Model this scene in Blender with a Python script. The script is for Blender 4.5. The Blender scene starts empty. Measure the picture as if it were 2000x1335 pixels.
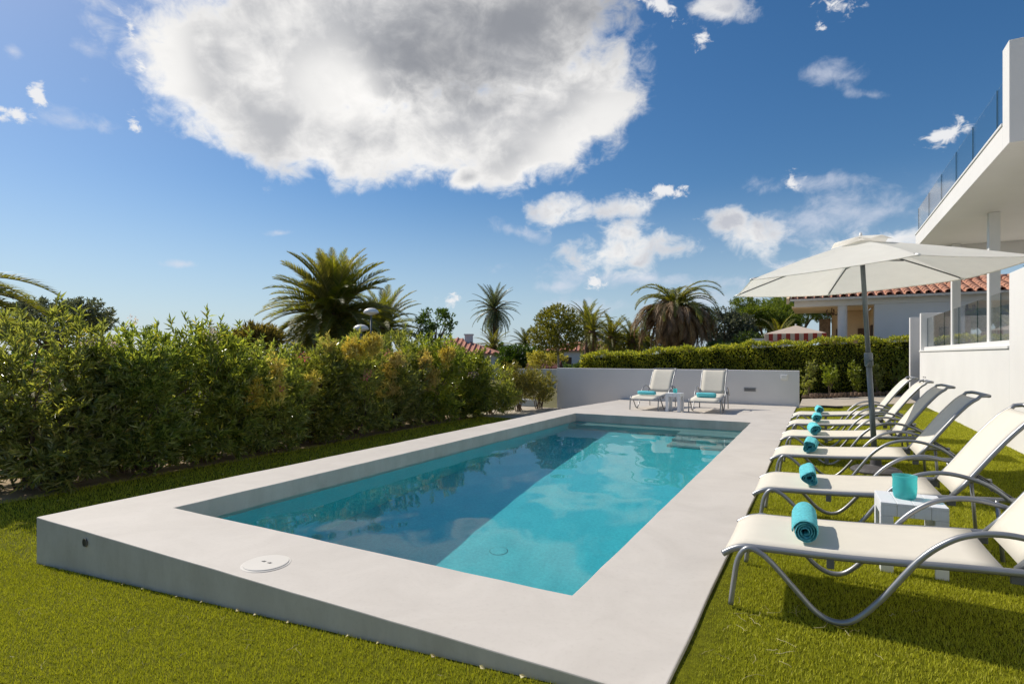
import bpy, bmesh, math, random
import numpy as np
from mathutils import Vector, Matrix, Euler

R = math.radians
scene = bpy.context.scene
COL = scene.collection
rnd = random.Random(7)

# ------------------------------------------------------------------ camera
cam = bpy.data.cameras.new('camera')
cam.sensor_width = 36.0
cam.lens = 36.0 * 1100 / 2000
cam.shift_y = 26.5 / 2000
cam.clip_start = 0.05
cam.clip_end = 3000
cam_o = bpy.data.objects.new('camera', cam)
cam_o.location = (0, 0, 1.36)
cam_o.rotation_euler = (R(90), 0, R(28.7))
COL.objects.link(cam_o)
scene.camera = cam_o

# ------------------------------------------------------------------ sun and sky
SUN_EL, SUN_AZ = 44.0, 8.0            # the sun stands beyond the left hedge, a little towards the back
sun_dir = Vector((-math.cos(R(SUN_EL)) * math.cos(R(SUN_AZ)),
                  math.cos(R(SUN_EL)) * math.sin(R(SUN_AZ)), math.sin(R(SUN_EL))))
sun = bpy.data.lights.new('sun', 'SUN')
sun.energy = 4.3
sun.angle = R(0.5)
sun.color = (1.0, 0.93, 0.82)
sun.cycles.is_caustics_light = True     # lets sunlight refract through the pool water
sun_o = bpy.data.objects.new('sun', sun)
sun_o.rotation_euler = sun_dir.to_track_quat('Z', 'Y').to_euler()
sun_o.location = (-20, 5, 25)
COL.objects.link(sun_o)

scene.view_settings.view_transform = 'Standard'
scene.view_settings.look = 'None'
scene.view_settings.exposure = 0.12
scene.view_settings.gamma = 1.0
scene.view_settings.use_curve_mapping = False
scene.cycles.max_bounces = 10
scene.cycles.transparent_max_bounces = 12
scene.cycles.sample_clamp_indirect = 6.0

# clouds: azimuth from +y, elevation, half widths (degrees), tilt, sort
CLOUDS = [
    (-28.18, 31.12, 13.54, 5.73, -0.2, 'D') ,
    (-35.95, 27.77, 10.27, 4.85, 3.0, 'D') ,
    (-46.35, 25.23, 4.29, 3.66, 7.0, 'W') ,
    (-21.96, 21.4, 6.87, 2.85, 24.9, 'W') ,
    (-60.05, 24.02, 2.34, 4.08, 12.8, 'W') ,
    (-43.96, 27.91, 19.52, 9.22, 6.4, 'B') ,
    (-56.5, 24.4, 7.06, 5.73, 11.2, 'B') ,
    (-52.27, 21.14, 10.01, 4.85, -13.3, 'B') ,
    (-44.44, 20.36, 9.61, 4.67, 0.7, 'B') ,
    (-34.93, 21.86, 11.87, 4.89, 9.1, 'B') ,
    (-24.02, 23.02, 10.47, 5.45, 29.5, 'B') ,
    (-28.18, 19.71, 7.71, 3.05, 17.7, 'B') ,
    (-28.7, 29.96, 11.98, 7.82, -0.0, 'B') ,
    (-41.5, 36.8, 25.91, 7.16, 6.2, 'B') ,
    (-33.12, 17.55, 2.18, 1.41, 10.4, 'B') ,
    (-23.76, 14.33, 3.86, 1.76, 6.4, 'C') ,
    (-17.14, 14.43, 3.73, 1.45, 4.9, 'C') ,
    (-17.64, 10.41, 5.76, 2.48, 2.0, 'C') ,
    (-17.14, 12.02, 2.75, 1.95, -2.4, 'C') ,
    (-13.2, 15.66, 2.05, 0.74, -8.9, 'S') ,
    (-7.58, 12.53, 2.27, 1.48, -4.7, 'C') ,
    (-5.34, 10.82, 3.81, 2.04, -16.9, 'C') ,
    (-2.55, 10.36, 2.14, 1.11, -15.5, 'T') ,
    (3.4, 8.71, 7.75, 2.27, 13.3, 'C') ,
    (-1.72, 8.02, 3.69, 1.19, 7.0, 'T') ,
    (1.49, 11.72, 10.0, 2.63, 4.6, 'T') ,
    (4.51, 9.67, 5.5, 2.54, -6.2, 'T') ,
    (-2.34, 15.44, 7.13, 1.13, -5.2, 'T') ,
    (-2.22, 15.2, 1.13, 1.08, 14.2, 'S') ,
    (8.99, 17.26, 1.71, 0.95, 13.9, 'S') ,
    (0.71, 23.5, 2.67, 1.2, -16.2, 'T') ,
    (3.77, 21.32, 1.93, 0.52, -17.0, 'T') ,
    (-8.72, 29.93, 3.55, 1.43, -16.6, 'C') ,
    (-13.93, 31.02, 2.7, 0.88, -21.4, 'S') ,
    (-9.88, 28.23, 0.85, 0.92, -8.1, 'S') ,
    (1.49, 28.33, 1.92, 0.92, -4.9, 'S') ,
    (-0.09, 27.38, 0.51, 0.74, 16.5, 'S') ,
    (-27.66, 12.26, 3.63, 0.9, -17.4, 'T') ,
    (-24.28, 6.93, 3.11, 0.72, 2.4, 'T') ,
    (-20.42, 7.28, 1.02, 0.71, -1.0, 'S') ,
    (-15.9, 7.52, 12.9, 1.1, -4.7, 'T') ,
    (-20.93, 4.84, 7.16, 1.13, -0.7, 'T') ,
    (-9.64, 5.35, 6.05, 1.95, -1.8, 'T') ,
    (-34.93, 5.47, 1.34, 0.72, 10.5, 'S') ,
    (-51.04, 11.36, 1.89, 0.41, 8.6, 'T') ,
    (-59.09, 7.95, 1.71, 0.4, 2.3, 'T') ,
    (-68.76, 19.5, 0.82, 0.85, 14.8, 'S') ,
    (-65.74, 23.49, 1.73, 0.83, -6.1, 'T') ,
    (-70.25, 17.7, 1.18, 0.5, 8.6, 'S') ,
    (-70.25, 22.0, 0.76, 0.67, 17.1, 'T') ,
    (-62.81, 25.69, 0.52, 1.05, 14.8, 'S') ,
    (-62.63, 18.71, 0.59, 0.78, 11.6, 'S') ,
    (-66.39, 18.09, 2.89, 0.92, 1.5, 'T') ,
    (-62.09, 23.18, 0.52, 0.88, 13.4, 'S') ,
]


def build_world():
    w = bpy.data.worlds.new('World')
    scene.world = w
    w.use_nodes = True
    nt = w.node_tree
    N, L = nt.nodes, nt.links
    N.clear()
    out = N.new('ShaderNodeOutputWorld')
    bg = N.new('ShaderNodeBackground')
    L.new(bg.outputs[0], out.inputs[0])
    sky = N.new('ShaderNodeTexSky')
    sky.sky_type = 'NISHITA'
    sky.sun_disc = False
    sky.sun_elevation = R(SUN_EL)
    sky.sun_rotation = math.atan2(sun_dir.x, sun_dir.y)
    sky.altitude = 0
    sky.air_density = 1.0
    sky.dust_density = 0.5
    sky.ozone_density = 3.0
    tc = N.new('ShaderNodeTexCoord')
    sep = N.new('ShaderNodeSeparateXYZ')
    L.new(tc.outputs['Generated'], sep.inputs[0])

    def M(op, a, b=None, c=None, clamp=False):
        n = N.new('ShaderNodeMath')
        n.operation = op
        n.use_clamp = clamp
        for i, v in enumerate((a, b, c)):
            if v is None:
                continue
            if isinstance(v, (int, float)):
                n.inputs[i].default_value = v
            else:
                L.new(v, n.inputs[i])
        return n.outputs[0]
    az = M('MULTIPLY', M('ARCTAN2', sep.outputs[0], sep.outputs[1]), 180 / math.pi)
    el = M('MULTIPLY', M('ARCSINE', sep.outputs[2]), 180 / math.pi)
    cmb = N.new('ShaderNodeCombineXYZ')
    L.new(az, cmb.inputs[0])
    L.new(el, cmb.inputs[1])

    def noise(scale, detail, rough, off=(0, 0, 0), dist=0.0):
        mp = N.new('ShaderNodeMapping')
        mp.inputs['Location'].default_value = off
        mp.inputs['Scale'].default_value = (1, 1, 1.35)
        L.new(tc.outputs['Generated'], mp.inputs[0])
        n = N.new('ShaderNodeTexNoise')
        n.inputs['Scale'].default_value = scale
        n.inputs['Detail'].default_value = detail
        n.inputs['Roughness'].default_value = rough
        n.inputs['Distortion'].default_value = dist
        L.new(mp.outputs[0], n.inputs['Vector'])
        return n.outputs['Fac']

    def field(group):
        cur = None
        for (a, e, ra, re, rot, g) in CLOUDS:
            if g != group:
                continue
            mp = N.new('ShaderNodeMapping')
            mp.vector_type = 'TEXTURE'
            mp.inputs['Location'].default_value = (a, e, 0)
            mp.inputs['Rotation'].default_value = (0, 0, R(rot))
            mp.inputs['Scale'].default_value = (ra, re, 1)
            L.new(cmb.outputs[0], mp.inputs[0])
            ln = N.new('ShaderNodeVectorMath')
            ln.operation = 'LENGTH'
            L.new(mp.outputs[0], ln.inputs[0])
            d = M('SUBTRACT', 1.0, ln.outputs['Value'])
            cur = d if cur is None else M('SMOOTH_MAX', cur, d, 0.12)
        return cur

    def sstep(v, lo, hi):
        n = N.new('ShaderNodeMapRange')
        n.interpolation_type = 'SMOOTHSTEP'
        n.inputs['From Min'].default_value = lo
        n.inputs['From Max'].default_value = hi
        L.new(v, n.inputs['Value'])
        return n.outputs['Result']

    def mix(fac, a, b):
        n = N.new('ShaderNodeMix')
        n.data_type = 'RGBA'
        if isinstance(fac, (int, float)):
            n.inputs[0].default_value = fac
        else:
            L.new(fac, n.inputs[0])
        for i, v in ((6, a), (7, b)):
            if isinstance(v, tuple):
                n.inputs[i].default_value = (*v, 1)
            else:
                L.new(v, n.inputs[i])
        return n.outputs[2]

    fine = M('SUBTRACT', noise(24.0, 9, 0.60, (3.1, 0.4, 1.7), 0.35), 0.5)
    med = M('SUBTRACT', noise(10.0, 5, 0.55, (1.3, 4.2, 2.0), 0.5), 0.5)
    big = M('SUBTRACT', noise(4.0, 3, 0.5, (0.3, 2.2, 5.0), 0.2), 0.5)

    def total(*terms):
        cur = None
        for v, k in terms:
            t = M('MULTIPLY', v, k)
            cur = t if cur is None else M('ADD', cur, t)
        return cur
    # the clear sky: Nishita, a touch more saturated
    hs = N.new('ShaderNodeHueSaturation')
    hs.inputs['Saturation'].default_value = SKY_SAT
    hs.inputs['Value'].default_value = SKY_VAL
    L.new(sky.outputs[0], hs.inputs['Color'])
    col = hs.outputs[0]
    # pale air low over the horizon
    hz = M('SUBTRACT', 1.0, sstep(el, -1.0, 17.0))
    col = mix(M('MULTIPLY', hz, 0.72), col, tuple(c * CB for c in (0.50, 0.64, 0.78)))
    # thin veils
    fT = total((field('T'), 1.0), (fine, 2.6), (med, 2.2))
    dT = M('MULTIPLY', sstep(fT, 0.05, 1.5), 0.66)
    col = mix(dT, col, tuple(c * CB for c in (0.74, 0.77, 0.86)))
    # small cumulus: ragged edges, bright tops, grey undersides
    f0 = field('C')
    fC = total((f0, 1.15), (fine, 2.3), (med, 1.9))
    dC = sstep(fC, -0.05, 1.0)
    shC = sstep(total((f0, 0.7), (med, 3.2), (fine, 1.6)), 0.1, 1.15)
    cC = mix(shC, tuple(c * CB for c in (0.98, 0.97, 0.95)), tuple(c * CB for c in (0.55, 0.57, 0.63)))
    col = mix(dC, col, cC)
    # scraps of cloud
    tiny = M('SUBTRACT', noise(52.0, 7, 0.6, (7.1, 1.2, 3.0), 0.6), 0.5)
    fS = total((field('S'), 1.0), (tiny, 3.6), (fine, 2.4))
    dS = M('MULTIPLY', sstep(fS, 0.1, 1.0), 0.95)
    col = mix(dS, col, tuple(c * CB for c in (0.90, 0.90, 0.91)))
    # the great cloud overhead: bright ragged rim, soft grey body, darkest towards its top right
    fB0 = field('B')
    fB = total((fB0, 1.0), (fine, 0.95), (med, 0.75), (big, 0.3))
    dB = sstep(fB, -0.06, 0.42)
    sh = total((fB0, 0.85), (med, 1.5), (fine, 0.9), (big, 1.3))
    shB = sstep(sh, -0.10, 1.05)
    c1 = mix(shB, tuple(c * CB for c in (1.06, 1.04, 1.01)), tuple(c * CB for c in (0.52, 0.53, 0.555)))
    dk = sstep(total((field('D'), 1.0), (med, 1.3), (fine, 0.8), (big, 0.8)), -0.2, 1.1)
    c1 = mix(M('MULTIPLY', dk, 0.8), c1, tuple(c * CB for c in (0.24, 0.255, 0.29)))
    bl = sstep(total((field('W'), 1.0), (med, 1.8), (fine, 1.2)), -0.2, 0.9)
    c1 = mix(M('MULTIPLY', bl, 0.7), c1, tuple(c * CB for c in (1.0, 0.985, 0.96)))
    col = mix(dB, col, c1)
    L.new(col, bg.inputs['Color'])
    bg.inputs['Strength'].default_value = SKY_STRENGTH
    w.cycles.sampling_method = 'MANUAL'
    w.cycles.sample_map_resolution = 512

SKY_STRENGTH = 0.10
SKY_SAT, SKY_VAL = 1.28, 0.87
CB = 9.0                                 # cloud radiance against the sky's own units
build_world()

# ------------------------------------------------------------------ materials
def new_mat(name):
    m = bpy.data.materials.new(name)
    m.use_nodes = True
    return m, m.node_tree, m.node_tree.nodes['Principled BSDF']

def mat(name, col, rough=0.6, var=0.08, scale=3.0, metal=0.0, bump=0.0, bscale=60.0, spec=0.5, stretch=(1, 1, 1), col2=None, detail=5):
    """colour varied by object-space noise, optional fine relief"""
    m, nt, b = new_mat(name)
    N, L = nt.nodes, nt.links
    b.inputs['Roughness'].default_value = rough
    b.inputs['Metallic'].default_value = metal
    b.inputs['Specular IOR Level'].default_value = spec
    tc = N.new('ShaderNodeTexCoord')
    mp = N.new('ShaderNodeMapping')
    mp.inputs['Scale'].default_value = stretch
    L.new(tc.outputs['Object'], mp.inputs[0])
    n = N.new('ShaderNodeTexNoise')
    n.inputs['Scale'].default_value = scale
    n.inputs['Detail'].default_value = detail
    n.inputs['Roughness'].default_value = 0.6
    L.new(mp.outputs[0], n.inputs['Vector'])
    r = N.new('ShaderNodeValToRGB')
    c2 = col2 or tuple(min(1, c * (1 + var)) for c in col)
    c1 = tuple(c * (1 - var) for c in col) if col2 is None else col
    r.color_ramp.elements[0].color = (*c1, 1)
    r.color_ramp.elements[0].position = 0.33
    r.color_ramp.elements[1].color = (*c2, 1)
    r.color_ramp.elements[1].position = 0.67
    L.new(n.outputs['Fac'], r.inputs[0])
    L.new(r.outputs[0], b.inputs['Base Color'])
    if bump:
        n2 = N.new('ShaderNodeTexNoise')
        n2.inputs['Scale'].default_value = bscale
        n2.inputs['Detail'].default_value = 4
        L.new(mp.outputs[0], n2.inputs['Vector'])
        bp = N.new('ShaderNodeBump')
        bp.inputs['Strength'].default_value = bump
        bp.inputs['Distance'].default_value = 0.01
        L.new(n2.outputs['Fac'], bp.inputs['Height'])
        L.new(bp.outputs[0], b.inputs['Normal'])
    return m

def leaf_mat(name, c_lo, c_hi, trans=0.4, rough=0.38, tcol=None, spec=0.5, accent=None, acc_at=0.93):
    """leaf: each leaf its own tint, light shining through"""
    m, nt, b = new_mat(name)
    N, L = nt.nodes, nt.links
    g = N.new('ShaderNodeNewGeometry')
    r = N.new('ShaderNodeValToRGB')
    r.color_ramp.elements[0].color = (*c_lo, 1)
    r.color_ramp.elements[1].color = (*c_hi, 1)
    r.color_ramp.elements[1].position = acc_at - 0.02 if accent else 1.0
    if accent:
        e = r.color_ramp.elements.new(acc_at)
        e.color = (*accent, 1)
    L.new(g.outputs['Random Per Island'], r.inputs[0])
    oi = N.new('ShaderNodeObjectInfo')
    hs = N.new('ShaderNodeHueSaturation')
    for k, (lo, hi) in (('Hue', (0.485, 0.512)), ('Saturation', (0.82, 1.08)), ('Value', (0.82, 1.2))):
        mr = N.new('ShaderNodeMapRange')
        mr.inputs['To Min'].default_value = lo
        mr.inputs['To Max'].default_value = hi
        ml = N.new('ShaderNodeMath')
        ml.operation = 'FRACT'
        mm = N.new('ShaderNodeMath')
        mm.operation = 'MULTIPLY'
        mm.inputs[1].default_value = {'Hue': 7.31, 'Saturation': 3.77, 'Value': 5.13}[k]
        L.new(oi.outputs['Random'], mm.inputs[0])
        L.new(mm.outputs[0], ml.inputs[0])
        L.new(ml.outputs[0], mr.inputs['Value'])
        L.new(mr.outputs['Result'], hs.inputs[k])
    L.new(r.outputs[0], hs.inputs['Color'])
    r = hs
    L.new(r.outputs[0], b.inputs['Base Color'])
    b.inputs['Roughness'].default_value = rough
    b.inputs['Specular IOR Level'].default_value = spec
    t = N.new('ShaderNodeBsdfTranslucent')
    mx = N.new('ShaderNodeMix')
    mx.data_type = 'RGBA'
    mx.blend_type = 'MULTIPLY'
    mx.inputs[0].default_value = 1.0
    L.new(r.outputs[0], mx.inputs[6])
    mx.inputs[7].default_value = (*(tcol or (2.2, 2.1, 0.8)), 1)
    L.new(mx.outputs[2], t.inputs[0])
    ms = N.new('ShaderNodeMixShader')
    ms.inputs[0].default_value = trans
    L.new(b.outputs[0], ms.inputs[1])
    L.new(t.outputs[0], ms.inputs[2])
    L.new(ms.outputs[0], N['Material Output'].inputs['Surface'])
    return m

def fabric_mat(name, col, trans=0.25, weave=900.0, rough=0.85):
    m, nt, b = new_mat(name)
    N, L = nt.nodes, nt.links
    b.inputs['Base Color'].default_value = (*col, 1)
    b.inputs['Roughness'].default_value = rough
    b.inputs['Specular IOR Level'].default_value = 0.2
    tc = N.new('ShaderNodeTexCoord')
    n = N.new('ShaderNodeTexNoise')
    n.inputs['Scale'].default_value = 7
    n.inputs['Detail'].default_value = 6
    L.new(tc.outputs['Object'], n.inputs['Vector'])
    r = N.new('ShaderNodeValToRGB')
    r.color_ramp.elements[0].color = (*[c * 0.93 for c in col], 1)
    r.color_ramp.elements[1].color = (*[min(1, c * 1.04) for c in col], 1)
    L.new(n.outputs['Fac'], r.inputs[0])
    L.new(r.outputs[0], b.inputs['Base Color'])
    v = N.new('ShaderNodeTexNoise')
    v.inputs['Scale'].default_value = weave
    L.new(tc.outputs['Object'], v.inputs['Vector'])
    bp = N.new('ShaderNodeBump')
    bp.inputs['Strength'].default_value = 0.25
    bp.inputs['Distance'].default_value = 0.002
    L.new(v.outputs['Fac'], bp.inputs['Height'])
    L.new(bp.outputs[0], b.inputs['Normal'])
    t = N.new('ShaderNodeBsdfTranslucent')
    L.new(r.outputs[0], t.inputs[0])
    ms = N.new('ShaderNodeMixShader')
    ms.inputs[0].default_value = trans
    L.new(b.outputs[0], ms.inputs[1])
    L.new(t.outputs[0], ms.inputs[2])
    L.new(ms.outputs[0], N['Material Output'].inputs['Surface'])
    return m

def concrete_mat(name, base, blotch):
    """trowelled micro-cement: broad clouds, faint trowel arcs, fine pores"""
    m, nt, b = new_mat(name)
    N, L = nt.nodes, nt.links
    tc = N.new('ShaderNodeTexCoord')
    a = N.new('ShaderNodeTexNoise')
    a.inputs['Scale'].default_value = 1.7
    a.inputs['Detail'].default_value = 8
    a.inputs['Roughness'].default_value = 0.66
    a.inputs['Distortion'].default_value = 0.9
    L.new(tc.outputs['Object'], a.inputs['Vector'])
    r = N.new('ShaderNodeValToRGB')
    r.color_ramp.elements[0].position = 0.28
    r.color_ramp.elements[0].color = (*blotch, 1)
    r.color_ramp.elements[1].position = 0.62
    r.color_ramp.elements[1].color = (*base, 1)
    L.new(a.outputs['Fac'], r.inputs[0])
    sp = N.new('ShaderNodeTexNoise')
    sp.inputs['Scale'].default_value = 34
    sp.inputs['Detail'].default_value = 6
    sp.inputs['Roughness'].default_value = 0.75
    L.new(tc.outputs['Object'], sp.inputs['Vector'])
    r2 = N.new('ShaderNodeValToRGB')
    r2.color_ramp.elements[0].position = 0.22
    r2.color_ramp.elements[0].color = (0.90, 0.89, 0.88, 1)
    r2.color_ramp.elements[1].position = 0.48
    r2.color_ramp.elements[1].color = (1, 1, 1, 1)
    L.new(sp.outputs['Fac'], r2.inputs[0])
    mx = N.new('ShaderNodeMix')
    mx.data_type = 'RGBA'
    mx.blend_type = 'MULTIPLY'
    mx.inputs[0].default_value = 1
    L.new(r.outputs[0], mx.inputs[6])
    L.new(r2.outputs[0], mx.inputs[7])
    ms = N.new('ShaderNodeMapping')
    ms.inputs['Scale'].default_value = (2.2, 2.2, 0.7)
    L.new(tc.outputs['Object'], ms.inputs[0])
    sn = N.new('ShaderNodeTexNoise')
    sn.inputs['Scale'].default_value = 1.6
    sn.inputs['Detail'].default_value = 7
    sn.inputs['Roughness'].default_value = 0.7
    L.new(ms.outputs[0], sn.inputs['Vector'])
    r3 = N.new('ShaderNodeValToRGB')
    r3.color_ramp.elements[0].position = 0.34
    r3.color_ramp.elements[0].color = (0.86, 0.85, 0.83, 1)
    r3.color_ramp.elements[1].position = 0.60
    r3.color_ramp.elements[1].color = (1.0, 1.0, 1.0, 1)
    L.new(sn.outputs['Fac'], r3.inputs[0])
    m3 = N.new('ShaderNodeMix')
    m3.data_type = 'RGBA'
    m3.blend_type = 'MULTIPLY'
    m3.inputs[0].default_value = 1
    L.new(mx.outputs[2], m3.inputs[6])
    L.new(r3.outputs[0], m3.inputs[7])
    # streaks only where the face stands upright
    ge = N.new('ShaderNodeNewGeometry')
    sx = N.new('ShaderNodeSeparateXYZ')
    L.new(ge.outputs['True Normal'], sx.inputs[0])
    ab = N.new('ShaderNodeMath')
    ab.operation = 'ABSOLUTE'
    L.new(sx.outputs[2], ab.inputs[0])
    iv = N.new('ShaderNodeMath')
    iv.operation = 'SUBTRACT'
    iv.use_clamp = True
    iv.inputs[0].default_value = 1.0
    L.new(ab.outputs[0], iv.inputs[1])
    L.new(iv.outputs[0], m3.inputs[0])
    L.new(m3.outputs[2], b.inputs['Base Color'])
    b.inputs['Roughness'].default_value = 0.62
    b.inputs['Specular IOR Level'].default_value = 0.35
    bp = N.new('ShaderNodeBump')
    bp.inputs['Strength'].default_value = 0.25
    bp.inputs['Distance'].default_value = 0.006
    L.new(a.outputs['Fac'], bp.inputs['Height'])
    L.new(bp.outputs[0], b.inputs['Normal'])
    return m

def glass_pane_mat(name, tint=(0.955, 0.98, 0.975)):
    m, nt, b = new_mat(name)
    N, L = nt.nodes, nt.links
    N.remove(b)
    t = N.new('ShaderNodeBsdfTransparent')
    t.inputs[0].default_value = (*tint, 1)
    g = N.new('ShaderNodeBsdfGlossy')
    g.inputs['Roughness'].default_value = 0.01
    lw = N.new('ShaderNodeLayerWeight')
    lw.inputs['Blend'].default_value = 0.5
    pw = N.new('ShaderNodeMath')
    pw.operation = 'POWER'
    L.new(lw.outputs['Facing'], pw.inputs[0])
    pw.inputs[1].default_value = 5.0
    f = N.new('ShaderNodeMath')
    f.operation = 'MULTIPLY_ADD'
    L.new(pw.outputs[0], f.inputs[0])
    f.inputs[1].default_value = 0.96
    f.inputs[2].default_value = 0.04
    ms = N.new('ShaderNodeMixShader')
    L.new(f.outputs[0], ms.inputs[0])
    L.new(t.outputs[0], ms.inputs[1])
    L.new(g.outputs[0], ms.inputs[2])
    L.new(ms.outputs[0], N['Material Output'].inputs['Surface'])
    return m

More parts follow.
